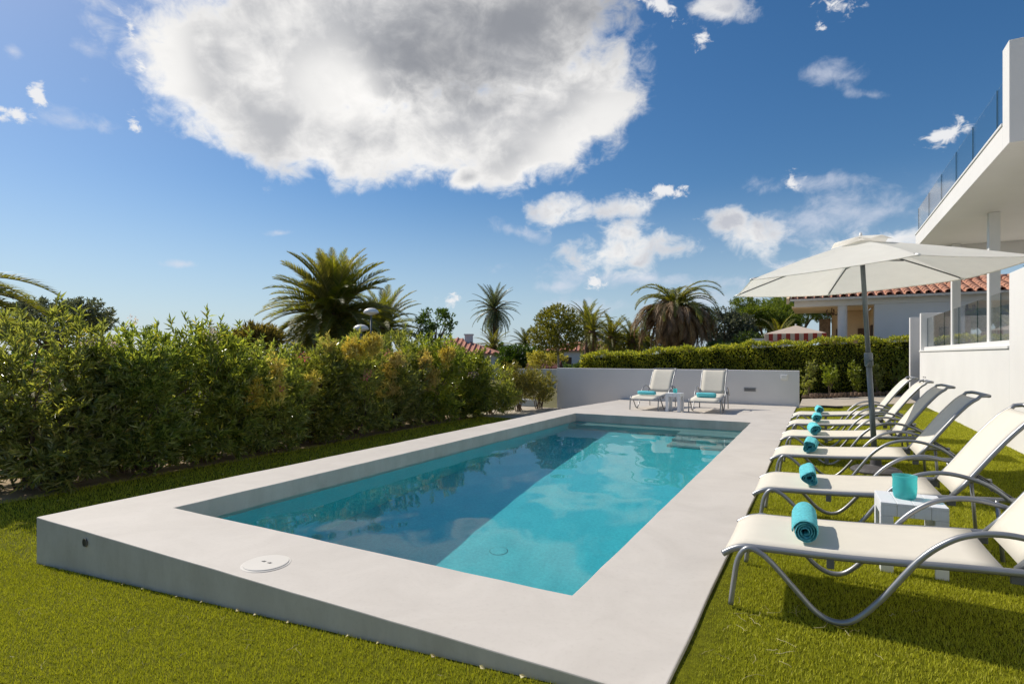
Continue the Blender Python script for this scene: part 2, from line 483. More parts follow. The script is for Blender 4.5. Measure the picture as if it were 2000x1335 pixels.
MAT = dict(
    coping=concrete_mat('pale_microcement', (0.595, 0.55, 0.495), (0.525, 0.482, 0.43)),
    white=mat('white_render', (0.72, 0.705, 0.685), 0.8, 0.035, 0.8, bump=0.12, bscale=45, spec=0.2),
    whiteclean=mat('white_paint', (0.73, 0.72, 0.70), 0.55, 0.015, 4),
    greywall=mat('pale_grey_render', (0.67, 0.66, 0.65), 0.8, 0.03, 1.2, bump=0.1, bscale=50, spec=0.2),
    turf=mat('turf_backing', (0.105, 0.110, 0.004), 0.9, 0.35, 26.0, spec=0.1, bump=0.6, bscale=220),
    earth=mat('dry_earth', (0.36, 0.27, 0.17), 0.95, 0.25, 2.5, bump=0.5, bscale=30, spec=0.1),
    farground=mat('far_ground', (0.13, 0.12, 0.06), 0.95, 0.4, 0.15, spec=0.1),
    paving=mat('beige_paving', (0.46, 0.40, 0.32), 0.85, 0.1, 3.0, bump=0.2, bscale=60, spec=0.2),
    frame=mat('silver_grey_tube', (0.30, 0.305, 0.315), 0.36, 0.04, 8, metal=0.55),
    darkframe=mat('dark_grey_plastic', (0.10, 0.105, 0.11), 0.45, 0.06, 8),
    sling=fabric_mat('cream_sling_textile', (0.74, 0.69, 0.59), 0.10),
    canopy=fabric_mat('cream_canopy_cloth', (0.92, 0.89, 0.82), 0.40, 500),
    pole=mat('grey_painted_pole', (0.13, 0.15, 0.16), 0.4, 0.06, 5, metal=0.2),
    base=mat('dark_umbrella_base', (0.075, 0.07, 0.072), 0.6, 0.15, 12, bump=0.2),
    plastic=mat('white_garden_plastic', (0.72, 0.73, 0.75), 0.45, 0.03, 6, stretch=(30, 30, 2)),
    towel=mat('turquoise_terry', (0.19, 0.72, 0.79), 0.95, 0.18, 70, bump=1.0, bscale=420, spec=0.05),
    black=mat('black_rubber', (0.02, 0.02, 0.02), 0.6, 0.1),
    candle=mat('ivory_wax', (0.75, 0.68, 0.5), 0.5, 0.05),
    tile=mat('terracotta', (0.48, 0.22, 0.14), 0.85, 0.0, 1.1, col2=(0.66, 0.38, 0.27), bump=0.3, spec=0.2),
    farroof=mat('far_terracotta', (0.50, 0.23, 0.16), 0.85, 0.12, 5.0, stretch=(8, 8, 1), spec=0.2),
    cream=mat('cream_porch_paint', (0.70, 0.55, 0.36), 0.85, 0.05, 2, spec=0.2),
    stone=mat('brown_stone', (0.22, 0.15, 0.09), 0.9, 0.3, 9, bump=0.6, bscale=14),
    wood=mat('brown_wood', (0.10, 0.055, 0.03), 0.6, 0.3, 4, stretch=(1, 1, 8)),
    log=mat('weathered_log', (0.20, 0.13, 0.085), 0.9, 0.3, 14, stretch=(6, 6, 1), bump=0.5),
    bark=mat('grey_brown_bark', (0.16, 0.12, 0.085), 0.95, 0.35, 9, stretch=(1, 1, 0.3), bump=0.8, bscale=25, spec=0.1),
    palebark=mat('pale_bark', (0.38, 0.33, 0.26), 0.9, 0.2, 9, stretch=(1, 1, 0.3), bump=0.5, spec=0.1),
    palmbark=mat('palm_trunk', (0.19, 0.115, 0.07), 0.95, 0.35, 6, stretch=(1, 1, 2.5), bump=1.0, bscale=14, spec=0.1),
    redwood=mat('dark_red_boards', (0.13, 0.02, 0.02), 0.7, 0.2, 3, stretch=(6, 6, 1)),
    redcloth=fabric_mat('red_awning_stripe', (0.45, 0.08, 0.06), 0.2),
    pinkcloth=fabric_mat('pale_parasol_cloth', (0.72, 0.60, 0.50), 0.3),
    glassedge=mat('glass_edge', (0.03, 0.075, 0.08), 0.2, 0.05),
    pane=glass_pane_mat('clear_pane'),
    oleander=leaf_mat('oleander_leaf', (0.12, 0.160, 0.040), (0.40, 0.425, 0.125), 0.46, 0.16, (1.8, 1.8, 0.5), spec=0.8, accent=(0.42, 0.36, 0.09), acc_at=0.965),
    oleander_yellow=leaf_mat('yellowing_oleander_leaf', (0.50, 0.43, 0.08), (0.84, 0.70, 0.18), 0.38, 0.4, (1.4, 1.3, 0.6)),
    hedge=leaf_mat('clipped_hedge_leaf', (0.13, 0.165, 0.028), (0.40, 0.39, 0.07), 0.48, 0.26, (2.0, 1.9, 0.5), accent=(0.42, 0.36, 0.06), acc_at=0.94),
    young=leaf_mat('young_shrub_leaf', (0.15, 0.20, 0.03), (0.36, 0.38, 0.07), 0.42, 0.4, (1.7, 1.7, 0.6)),
    dark=leaf_mat('dark_green_leaf', (0.045, 0.085, 0.016), (0.125, 0.190, 0.034), 0.32, 0.35, (1.9, 2.0, 0.5)),
    olive=leaf_mat('grey_olive_leaf', (0.095, 0.110, 0.068), (0.205, 0.220, 0.140), 0.26, 0.5, (1.5, 1.5, 0.9)),
    pine=leaf_mat('pine_needle_tuft', (0.090, 0.145, 0.014), (0.240, 0.300, 0.036), 0.34, 0.6, (1.8, 1.8, 0.5)),
    clipped=leaf_mat('bronze_green_leaf', (0.11, 0.135, 0.024), (0.330, 0.320, 0.060), 0.42, 0.35, (1.8, 1.6, 0.5)),
    yellow=leaf_mat('yellow_leaf', (0.38, 0.33, 0.02), (0.66, 0.56, 0.04), 0.42, 0.45, (1.3, 1.2, 0.5)),
    agave=leaf_mat('olive_gold_leaf', (0.11, 0.125, 0.015), (0.40, 0.33, 0.035), 0.38, 0.4, (1.7, 1.5, 0.5)),
    palm=leaf_mat('palm_leaflet', (0.085, 0.112, 0.018), (0.270, 0.250, 0.046), 0.36, 0.48, (2.0, 1.9, 0.5)),
    palm_grey=leaf_mat('grey_green_palm_leaflet', (0.075, 0.100, 0.050), (0.165, 0.195, 0.090), 0.28, 0.4, (1.7, 1.7, 0.8)),
    dead=leaf_mat('dead_palm_leaflet', (0.17, 0.105, 0.048), (0.40, 0.265, 0.125), 0.28, 0.7, (1.3, 1.1, 0.8)),
    rachis=mat('palm_rachis', (0.20, 0.17, 0.05), 0.6, 0.2),
    deadrachis=mat('dead_rachis', (0.27, 0.18, 0.09), 0.8, 0.2),
    pink=leaf_mat('pink_petal', (0.55, 0.05, 0.12), (0.75, 0.22, 0.26), 0.4, 0.6, (1.2, 1.0, 1.0)),
    palepink=leaf_mat('pale_petal', (0.75, 0.52, 0.44), (0.85, 0.72, 0.64), 0.4, 0.6, (1.1, 1.0, 1.0)),
    grass=leaf_mat('turf_blade', (0.22, 0.222, 0.004), (0.56, 0.530, 0.026), 0.25, 0.5, (1.5, 1.5, 0.5), spec=0.12, accent=(0.45, 0.40, 0.08), acc_at=0.965),
    straw=leaf_mat('dry_straw', (0.36, 0.28, 0.12), (0.62, 0.54, 0.32), 0.2, 0.7, (1.2, 1.1, 0.9)),
    soil=mat('bed_soil', (0.10, 0.07, 0.045), 0.95, 0.3, 8, bump=0.8, bscale=25, spec=0.1),
    lidplastic=mat('off_white_lid', (0.66, 0.62, 0.56), 0.5, 0.03),
    lamp=mat('white_lamp_shell', (0.78, 0.77, 0.74), 0.4, 0.03),
    steel=mat('brushed_grille', (0.30, 0.30, 0.30), 0.45, 0.1, 10, metal=0.6),
)

def pool_mat():
    m, nt, b = new_mat('pool_mosaic')
    N, L = nt.nodes, nt.links
    tc = N.new('ShaderNodeTexCoord')
    n = N.new('ShaderNodeTexNoise')
    n.inputs['Scale'].default_value = 30
    n.inputs['Detail'].default_value = 8
    n.inputs['Roughness'].default_value = 0.8
    L.new(tc.outputs['Object'], n.inputs['Vector'])
    r = N.new('ShaderNodeValToRGB')
    r.color_ramp.elements[0].position = 0.3
    r.color_ramp.elements[0].color = (*POOL_LO, 1)
    r.color_ramp.elements[1].position = 0.7
    r.color_ramp.elements[1].color = (*POOL_HI, 1)
    L.new(n.outputs['Fac'], r.inputs[0])
    L.new(r.outputs[0], b.inputs['Base Color'])
    b.inputs['Roughness'].default_value = 0.7
    return m
POOL_LO, POOL_HI = (0.04, 0.58, 0.63), (0.10, 0.82, 0.86)
MAT['pool'] = pool_mat()
MAT['ledge'] = mat('pale_pool_render', (0.26, 0.46, 0.43), 0.7, 0.08, 4)

def water_mat():
    m, nt, b = new_mat('pool_water')
    N, L = nt.nodes, nt.links
    N.remove(b)
    g = N.new('ShaderNodeBsdfGlass')
    g.inputs['IOR'].default_value = 1.333
    g.inputs['Roughness'].default_value = 0.0
    rf = N.new('ShaderNodeBsdfRefraction')
    rf.inputs['IOR'].default_value = 1.333
    rf.inputs['Roughness'].default_value = 0.0
    rf.inputs['Color'].default_value = (0.86, 0.98, 1.0, 1)
    ms = N.new('ShaderNodeMixShader')
    ms.inputs[0].default_value = 0.38
    L.new(g.outputs[0], ms.inputs[1])
    L.new(rf.outputs[0], ms.inputs[2])
    L.new(ms.outputs[0], N['Material Output'].inputs['Surface'])
    return m
MAT['water'] = water_mat()

def coloured_glass_mat():
    m, nt, b = new_mat('turquoise_glass')
    N, L = nt.nodes, nt.links
    b.inputs['Base Color'].default_value = (0.20, 0.66, 0.68, 1)
    b.inputs['Roughness'].default_value = 0.22
    t = N.new('ShaderNodeBsdfTransparent')
    t.inputs[0].default_value = (0.36, 0.86, 0.86, 1)
    tl = N.new('ShaderNodeBsdfTranslucent')
    tl.inputs[0].default_value = (0.30, 0.80, 0.80, 1)
    m1 = N.new('ShaderNodeMixShader')
    m1.inputs[0].default_value = 0.34
    L.new(t.outputs[0], m1.inputs[1])
    L.new(tl.outputs[0], m1.inputs[2])
    m2 = N.new('ShaderNodeMixShader')
    m2.inputs[0].default_value = 0.26
    L.new(m1.outputs[0], m2.inputs[1])
    L.new(b.outputs[0], m2.inputs[2])
    L.new(m2.outputs[0], N['Material Output'].inputs['Surface'])
    return m
MAT['candleglass'] = coloured_glass_mat()

# ------------------------------------------------------------------ mesh helpers
class MB:
    """collects shapes into one mesh"""
    def __init__(self):
        self.v, self.f, self.mi = [], [], []

    def add(self, vs, fs, mi=0):
        o = len(self.v)
        self.v += [tuple(p) for p in vs]
        self.f += [tuple(i + o for i in f) for f in fs]
        self.mi += [mi] * len(fs)
        return self

    def box(self, x0, x1, y0, y1, z0, z1, M=None, mi=0):
        vs = [Vector((x, y, z)) for x in (x0, x1) for y in (y0, y1) for z in (z0, z1)]
        if M:
            vs = [M @ p for p in vs]
        return self.add(vs, [(0, 1, 3, 2), (4, 6, 7, 5), (0, 4, 5, 1), (2, 3, 7, 6), (0, 2, 6, 4), (1, 5, 7, 3)], mi)

    def tube(self, pts, r, n=8, mi=0, cap=True, flat=1.0):
        pts = [Vector(p) for p in pts]
        k = len(pts)
        rs = r if isinstance(r, (list, tuple)) else [r] * k
        vs, fs = [], []
        up = None
        for i, p in enumerate(pts):
            t = (pts[min(i + 1, k - 1)] - pts[max(i - 1, 0)]).normalized()
            if up is None:
                up = Vector((0, 0, 1)) if abs(t.z) < 0.9 else Vector((1, 0, 0))
            a = t.cross(up)
            if a.length < 1e-6:
                a = t.orthogonal()
            a.normalize()
            b = a.cross(t).normalized()
            up = b
            for j in range(n):
                q = 2 * math.pi * j / n
                vs.append(p + a * (math.cos(q) * rs[i]) + b * (math.sin(q) * rs[i] * flat))
        for i in range(k - 1):
            for j in range(n):
                j2 = (j + 1) % n
                fs.append((i * n + j, i * n + j2, (i + 1) * n + j2, (i + 1) * n + j))
        if cap:
            fs.append(tuple(range(n - 1, -1, -1)))
            fs.append(tuple((k - 1) * n + j for j in range(n)))
        return self.add(vs, fs, mi)

    def lathe(self, prof, n=24, c=(0, 0, 0), sx=1.0, sy=1.0, mi=0):
        vs, fs = [], []
        for r, z in prof:
            for j in range(n):
                q = 2 * math.pi * j / n
                vs.append((c[0] + r * sx * math.cos(q), c[1] + r * sy * math.sin(q), c[2] + z))
        for i in range(len(prof) - 1):
            for j in range(n):
                j2 = (j + 1) % n
                fs.append((i * n + j, i * n + j2, (i + 1) * n + j2, (i + 1) * n + j))
        if prof[0][0] > 1e-4:
            fs.append(tuple(range(n - 1, -1, -1)))
        if prof[-1][0] > 1e-4:
            fs.append(tuple((len(prof) - 1) * n + j for j in range(n)))
        return self.add(vs, fs, mi)

    def prism(self, poly, z0, z1, mi=0):
        n = len(poly)
        vs = [(x, y, z0) for x, y in poly] + [(x, y, z1) for x, y in poly]
        fs = [tuple(range(n - 1, -1, -1)), tuple(range(n, 2 * n))]
        fs += [(i, (i + 1) % n, (i + 1) % n + n, i + n) for i in range(n)]
        return self.add(vs, fs, mi)

    def build(self, name, m, parent=None, smooth=False, bevel=0.0, loc=None):
        me = bpy.data.meshes.new(name)
        me.from_pydata(self.v, [], self.f)
        for mm in (m if isinstance(m, (list, tuple)) else [m]):
            me.materials.append(mm)
        if any(self.mi):
            me.polygons.foreach_set('material_index', self.mi)
        bm = bmesh.new()
        bm.from_mesh(me)
        bmesh.ops.recalc_face_normals(bm, faces=bm.faces)
        if smooth:
            for f in bm.faces:
                f.smooth = True
        bm.to_mesh(me)
        bm.free()
        return link(name, me, parent, bevel, smooth, loc)

def link(name, me, parent=None, bevel=0.0, smooth=False, loc=None):
    o = bpy.data.objects.new(name, me)
    COL.objects.link(o)
    if parent:
        o.parent = parent
    if loc:
        o.location = loc
    if bevel:
        md = o.modifiers.new('bevel', 'BEVEL')
        md.width = bevel
        md.segments = 2
        md.limit_method = 'ANGLE'
        md.angle_limit = R(40)
    return o

def tag(o, label=None, cat=None, group=None, kind=None):
    for k, v in (('label', label), ('category', cat), ('group', group), ('kind', kind)):
        if v:
            o[k] = v
    return o

def thing(name, label, cat, loc=(0, 0, 0), rz=0.0, group=None):
    o = bpy.data.objects.new(name, None)
    o.empty_display_size = 0.1
    o.location = loc
    o.rotation_euler = (0, 0, rz)
    COL.objects.link(o)
    return tag(o, label, cat, group)

def copy_tree(o, parent=None):
    c = o.copy()
    COL.objects.link(c)
    c.parent = parent
    for ch in list(o.children):
        copy_tree(ch, c)
    return c

def smooth_path(pts, n=8):
    """Catmull-Rom through the points"""
    P = [Vector(p) for p in pts]
    out = []
    for i in range(len(P) - 1):
        a, b, c, d = P[max(i - 1, 0)], P[i], P[i + 1], P[min(i + 2, len(P) - 1)]
        for k in range(n):
            t = k / n
            out.append(0.5 * ((2 * b) + (c - a) * t + (2 * a - 5 * b + 4 * c - d) * t * t + (3 * b - a - 3 * c + d) * t ** 3))
    out.append(P[-1])
    return out

def fast_mesh(name, V, F, m, k):
    """V (n,3) array, F (m,k) array of k-gons -> mesh data"""
    me = bpy.data.meshes.new(name)
    me.vertices.add(len(V))
    me.vertices.foreach_set('co', np.ascontiguousarray(V, dtype=np.float32).ravel())
    me.loops.add(len(F) * k)
    me.loops.foreach_set('vertex_index', np.ascontiguousarray(F, dtype=np.int32).ravel())
    me.polygons.add(len(F))
    me.polygons.foreach_set('loop_start', np.arange(len(F), dtype=np.int32) * k)
    me.polygons.foreach_set('loop_total', np.full(len(F), k, dtype=np.int32))
    me.update(calc_edges=True)
    me.validate()
    for mm in (m if isinstance(m, (list, tuple)) else [m]):
        me.materials.append(mm)
    return me

def unit(a):
    return a / np.maximum(np.linalg.norm(a, axis=-1, keepdims=True), 1e-9)

def leaf_arrays(P, D, length, width, rng, fold=0.25, bend=0.15):
    """folded four-sided leaves at points P pointing along D: two triangles each"""
    n = len(P)
    D = unit(D)
    up = unit(rng.normal(size=(n, 3)) + np.array([0, 0, 0.7]))
    S = unit(np.cross(D, up))
    Nn = np.cross(S, D)
    l = (length * rng.uniform(0.7, 1.25, n))[:, None]
    w = (width * rng.uniform(0.75, 1.2, n))[:, None]
    mid = P + D * l * 0.45 + Nn * l * bend * 0.4
    V = np.empty((n, 4, 3))
    V[:, 0] = P
    V[:, 1] = mid + S * w * 0.5 + Nn * w * fold
    V[:, 2] = P + D * l - Nn * l * bend * 0.5
    V[:, 3] = mid - S * w * 0.5 + Nn * w * fold
    b = (np.arange(n) * 4)[:, None]
    F = np.concatenate([b + np.array([[0, 1, 2]]), b + np.array([[0, 2, 3]])], 1).reshape(-1, 3)
    return V.reshape(-1, 3), F

def leaf_mesh(name, P, D, length, width, m, seed=0, fold=0.25, bend=0.15):
    V, F = leaf_arrays(P, D, length, width, np.random.default_rng(seed), fold, bend)
    return fast_mesh(name, V, F, m, 3)

def sprigs(tips, dirs, k, spread, rng, along=0.18):
    """k leaves round each twig tip, splaying outward"""
    n = len(tips)
    T = np.repeat(tips, k, 0)
    Dr = np.repeat(unit(dirs), k, 0)
    t = rng.uniform(0, 1, n * k)[:, None]
    P = T - Dr * t * along + rng.normal(size=(n * k, 3)) * 0.006
    D = Dr * (1.0 - 0.55 * t) + rng.normal(size=(n * k, 3)) * spread
    return P, D

def blob_points(blobs, n, rng, shell=0.55):
    """points in the outer part of a union of ellipsoids, with their outward directions"""
    vol = np.array([b[3] * b[4] * b[5] for b in blobs]) ** (2 / 3)
    idx = rng.choice(len(blobs), n, p=vol / vol.sum())
    B = np.array(blobs, float)[idx]
    d = unit(rng.normal(size=(n, 3)))
    r = rng.uniform(shell ** 3, 1, n)[:, None] ** (1 / 3)
    return B[:, :3] + d * r * B[:, 3:6], d

# ------------------------------------------------------------------ the setting: ground, turf, pool, deck
def gz(x):
    """turf level: flush with the coping on the right, falling to the left in front of the pool"""
    if x > -0.35:
        return -0.022
    if x < -5.8:
        return -0.39
    return -0.022 - 0.368 * (-0.35 - x) / 5.45

XO0, XI0, XI1, XO1 = -5.80, -5.08, -1.237, -0.555
YO0, YI0, YI1, YD1 = 2.24, 2.97, 12.41, 16.95
WATER_Z = -0.18

def frange(a, b, step):
    n = max(1, round((b - a) / step))
    return [a + (b - a) * i / n for i in range(n)]

def build_deck():
    xs = frange(XO0, XI0, .24) + frange(XI0, XI1, .24) + frange(XI1, XO1, .23) + [XO1]
    ys = frange(YO0, YI0, .24) + frange(YI0, YI1, .24) + frange(YI1, YD1, .3) + [YD1]
    nx, ny = len(xs), len(ys)
    bm = bmesh.new()
    r = random.Random(3)
    def inside(i, j):
        cx, cy = (xs[i] + xs[i + 1]) / 2, (ys[j] + ys[j + 1]) / 2
        return not (XI0 < cx < XI1 and YI0 < cy < YI1)
    V = {}
    def vert(i, j):
        if (i, j) not in V:
            x, y = xs[i], ys[j]
            dx = 0.0
            if y > 12.9 and x < XI1:
                dx = 0.40 * (y - 12.9) / 4.05 * (XI1 - x) / (XI1 - XO0)
            V[i, j] = bm.verts.new((x + dx + r.uniform(-.0025, .0025), y + r.uniform(-.0025, .0025), r.uniform(-.0022, .0022)))
        return V[i, j]
    for i in range(nx - 1):
        for j in range(ny - 1):
            if inside(i, j):
                bm.faces.new([vert(i, j), vert(i + 1, j), vert(i + 1, j + 1), vert(i, j + 1)])
    edges = [e for e in bm.edges if len(e.link_faces) == 1]
    ret = bmesh.ops.extrude_edge_only(bm, edges=edges)
    for v in [g for g in ret['geom'] if isinstance(g, bmesh.types.BMVert)]:
        inner = XI0 - .05 < v.co.x < XI1 + .05 and YI0 - .05 < v.co.y < YI1 + .05
        v.co.z = -0.30 if inner else -0.62
    bmesh.ops.recalc_face_normals(bm, faces=bm.faces)
    me = bpy.data.meshes.new('pool_deck')
    bm.to_mesh(me)
    bm.free()
    me.materials.append(MAT['coping'])
    o = link('pool_deck', me, bevel=0.007)
    o.cycles.is_caustics_receiver = True
    return tag(o, kind='structure')

build_deck()

def build_pool():
    e = 0.004
    x0, x1, y0, y1 = XI0 - e, XI1 + e, YI0 - e, YI1 + e
    zt, z0, z1 = -0.296, -1.95, -1.12          # the floor rises from the near to the far end
    m = MB()
    v = [(x0, y0, zt), (x1, y0, zt), (x1, y1, zt), (x0, y1, zt), (x0, y0, z0), (x1, y0, z0), (x1, y1, z1), (x0, y1, z1)]
    m.add(v, [(0, 1, 5, 4), (1, 2, 6, 5), (2, 3, 7, 6), (3, 0, 4, 7), (4, 5, 6, 7)])
    o = m.build('pool_basin', MAT['pool'])
    o.cycles.is_caustics_receiver = True
    tag(o, kind='structure')
    s = thing('pool_steps', 'submerged pale ledge and steps along the far end of the pool', 'steps', (XI1, YI1, 0))
    parts = [('bench', (x0 + .002, x1 - .002, y1 - .42, y1 - .002, -1.25, -.40)),
             ('step', (-2.55, x1 - .004, y1 - .85, y1 - .42, -1.3, -.42)),
             ('step', (-2.55, x1 - .004, y1 - 1.25, y1 - .85, -1.35, -.72)),
             ('step', (-2.55, x1 - .004, y1 - 1.65, y1 - 1.25, -1.42, -1.02))]
    for n, b in parts:
        bx = tuple(b)
        p = MB().box(bx[0] - XI1, bx[1] - XI1, bx[2] - YI1, bx[3] - YI1, bx[4], bx[5]).build(n, MAT['ledge'], s, bevel=.01)
        p.cycles.is_caustics_receiver = True
    d = MB().lathe([(.0, .006), (.05, .005), (.085, .003), (.10, .0)], 20)
    d = d.build('floor_drain', MAT['pool'], smooth=True, loc=(-3.014, 5.220, -1.748))
    d.rotation_euler = (math.atan((z1 - z0) / (y1 - y0)), 0, 0)
    d.cycles.is_caustics_receiver = True
    tag(d, 'round pale drain cover on the pool floor', 'drain')
    # water
    nx, ny = 96, 236
    rs = np.random.default_rng(5)
    X, Y = np.meshgrid(np.linspace(XI0 - .001, XI1 + .001, nx), np.linspace(YI0 - .001, YI1 + .001, ny), indexing='ij')
    Z = np.zeros_like(X)
    for i in range(26):
        lam = rs.uniform(0.22, 1.1)
        th = rs.normal(0.3, 0.9)
        A = RIPPLE * lam
        Z += A * np.sin(2 * np.pi / lam * (X * np.cos(th) + Y * np.sin(th)) + rs.uniform(0, 6.28))
    V = np.stack([X, Y, Z + WATER_Z], -1).reshape(-1, 3)
    I = np.arange(nx * ny).reshape(nx, ny)
    F = np.stack([I[:-1, :-1], I[1:, :-1], I[1:, 1:], I[:-1, 1:]], -1).reshape(-1, 4)
    me = fast_mesh('pool_water', V, F, MAT['water'], 4)
    me.polygons.foreach_set('use_smooth', np.ones(len(F), dtype=bool))
    w = link('pool_water', me)
    w.cycles.is_caustics_caster = True
    tag(w, kind='structure')
RIPPLE = 0.00036
build_pool()

def build_ground():
    # lawn of artificial turf: front, right and left strips round the pool
    m = MB()
    xs = [-12, -5.8] + [-5.8 + i * .495 for i in range(1, 11)] + [-.35, -.04, 2.52]
    for a, b in zip(xs[:-1], xs[1:]):
        m.add([(a, -4, gz(a)), (b, -4, gz(b)), (b, 2.3, gz(b)), (a, 2.3, gz(a))], [(0, 1, 2, 3)])
    m.add([(-.7, 2.3, -.022), (2.52, 2.3, -.022), (2.52, 20.0, -.022), (-.7, 16.45, -.022)], [(0, 1, 2, 3)])
    m.add([(-8.6, 2.3, -.39), (-5.7, 2.3, -.39), (-5.7, 13.75, -.39), (-8.6, 13.75, -.39)], [(0, 1, 2, 3)])
    o = m.build('lawn', MAT['turf'])
    tag(o, kind='structure')
    # far terrain, one sheet with an opening where the pool is sunk
    g = MB()
    B = 1500
    z = -.42
    g.add([(-B, -B, z), (B, -B, z), (B, -4, z), (-B, -4, z)], [(0, 1, 2, 3)])
    g.add([(-B, -4, z), (-5.9, -4, z), (-5.9, B, z), (-B, B, z)], [(0, 1, 2, 3)])
    g.add([(2.45, -4, z), (B, -4, z), (B, B, z), (2.45, B, z)], [(0, 1, 2, 3)])
    g.add([(-5.9, 16.9, z), (2.45, 16.9, z), (2.45, B, z), (-5.9, B, z)], [(0, 1, 2, 3)])
    tag(g.build('ground', MAT['farground']), kind='structure')
    # dry bed under the oleanders
    n = 60
    e = MB()
    rr = random.Random(4)
    row = [(-8.52 + rr.uniform(-.06, .06), -3 + i * .28, -.385) for i in range(n)]
    row2 = [(-15.5, -3 + i * .28, -.385) for i in range(n)]
    e.add(row + row2, [(i, i + 1, n + i + 1, n + i) for i in range(n - 1)])
    e.add([(x, y, -.385) for x, y, _ in row] + [(x, y, -.42) for x, y, _ in row], [(i, i + 1, n + i + 1, n + i) for i in range(n - 1)])
    tag(e.build('earth_bed', MAT['earth']), kind='structure')
    # concrete apron left of the deck, beige path and planting bed at the far end
    tag(MB().prism([(-8.6, 13.7), (-5.75, 13.7), (-5.42, 16.93), (-9.5, 16.93)], -.6, -.36).build('apron', MAT['paving']), kind='structure')
    tag(MB().prism([(-.50, 16.99), (-.48, 16.62), (2.5, 19.98), (2.5, 23.4), (-.5, 20.0)], -.5, -.004).build('path', MAT['paving']), kind='structure')
    tag(MB().prism([(-.53, 20.0), (2.7, 23.7), (2.7, 26), (-.53, 24.5)], -.5, .05).build('planting_bed', MAT['soil']), kind='structure')
build_ground()

# ------------------------------------------------------------------ walls
def block(name, label, cat, x0, x1, y0, y1, z0, z1, m, bevel=.008, parent=None, group=None):
    c = ((x0 + x1) / 2, (y0 + y1) / 2, z0)
    o = MB().box(x0 - c[0], x1 - c[0], y0 - c[1], y1 - c[1], 0, z1 - z0).build(name, m, parent, bevel=bevel, loc=c)
    if label:
        tag(o, label, cat, group)
    return o

block('garden_wall', 'long low pale grey wall behind the two loungers on the deck', 'wall', -7.6, -.497, 16.957, 17.16, -.45, .952, MAT['greywall'])

wl = thing('wall_light', 'small louvred recessed light low on the pale grey wall', 'light', (-1.72, 16.955, .36))
MB().box(-.155, .155, -.012, .02, 0, .105).build('light_frame', MAT['steel'], wl, bevel=.003)
for i in range(3):
    MB().box(-.13, .13, -.02, -.0125, .018 + i * .026, .034 + i * .026).build('louvre', MAT['darkframe'], wl)
sk = thing('socket_box', 'small white socket box near the right end of the grey wall', 'socket', (-.86, 16.955, .70))
MB().box(-.09, .09, -.03, .01, 0, .14).build('socket_case', MAT['whiteclean'], sk, bevel=.006)
MB().box(-.075, .075, -.042, -.031, .03, .13).build('socket_flap', MAT['whiteclean'], sk, bevel=.004)

# skimmer lid, spout
lid = thing('skimmer_lid', 'round white skimmer lid set into the near coping', 'lid', (-3.18, 2.46, 0.0))
MB().lathe([(0, .0095), (.138, .0095), (.142, .004), (.148, .004), (.152, .0035), (.155, .001)], 40).build('lid_plate', MAT['lidplastic'], lid, smooth=False)
for dx in (-.028, .028):
    MB().box(dx - .014, dx + .014, -.005, .005, .0098, .0106).build('finger_slot', MAT['black'], lid)
    MB().box(dx - .006, dx + .016, .007, .012, .0098, .0106).build('finger_slot', MAT['black'], lid)
sp = thing('overflow_pipe', 'short overflow pipe end in the grey side of the near coping', 'pipe', (-4.99, 2.236, -.085))
MB().tube([(0, -.004, 0), (0, .012, 0)], .026, 14).build('pipe_mouth', MAT['black'], sp)
ring = MB()
ring.lathe([(.026, 0), (.033, 0), (.033, .006), (.026, .006), (.026, 0)], 18)
rg = ring.build('pipe_ring', MAT['darkframe'], sp)
rg.rotation_euler = (R(90), 0, 0)

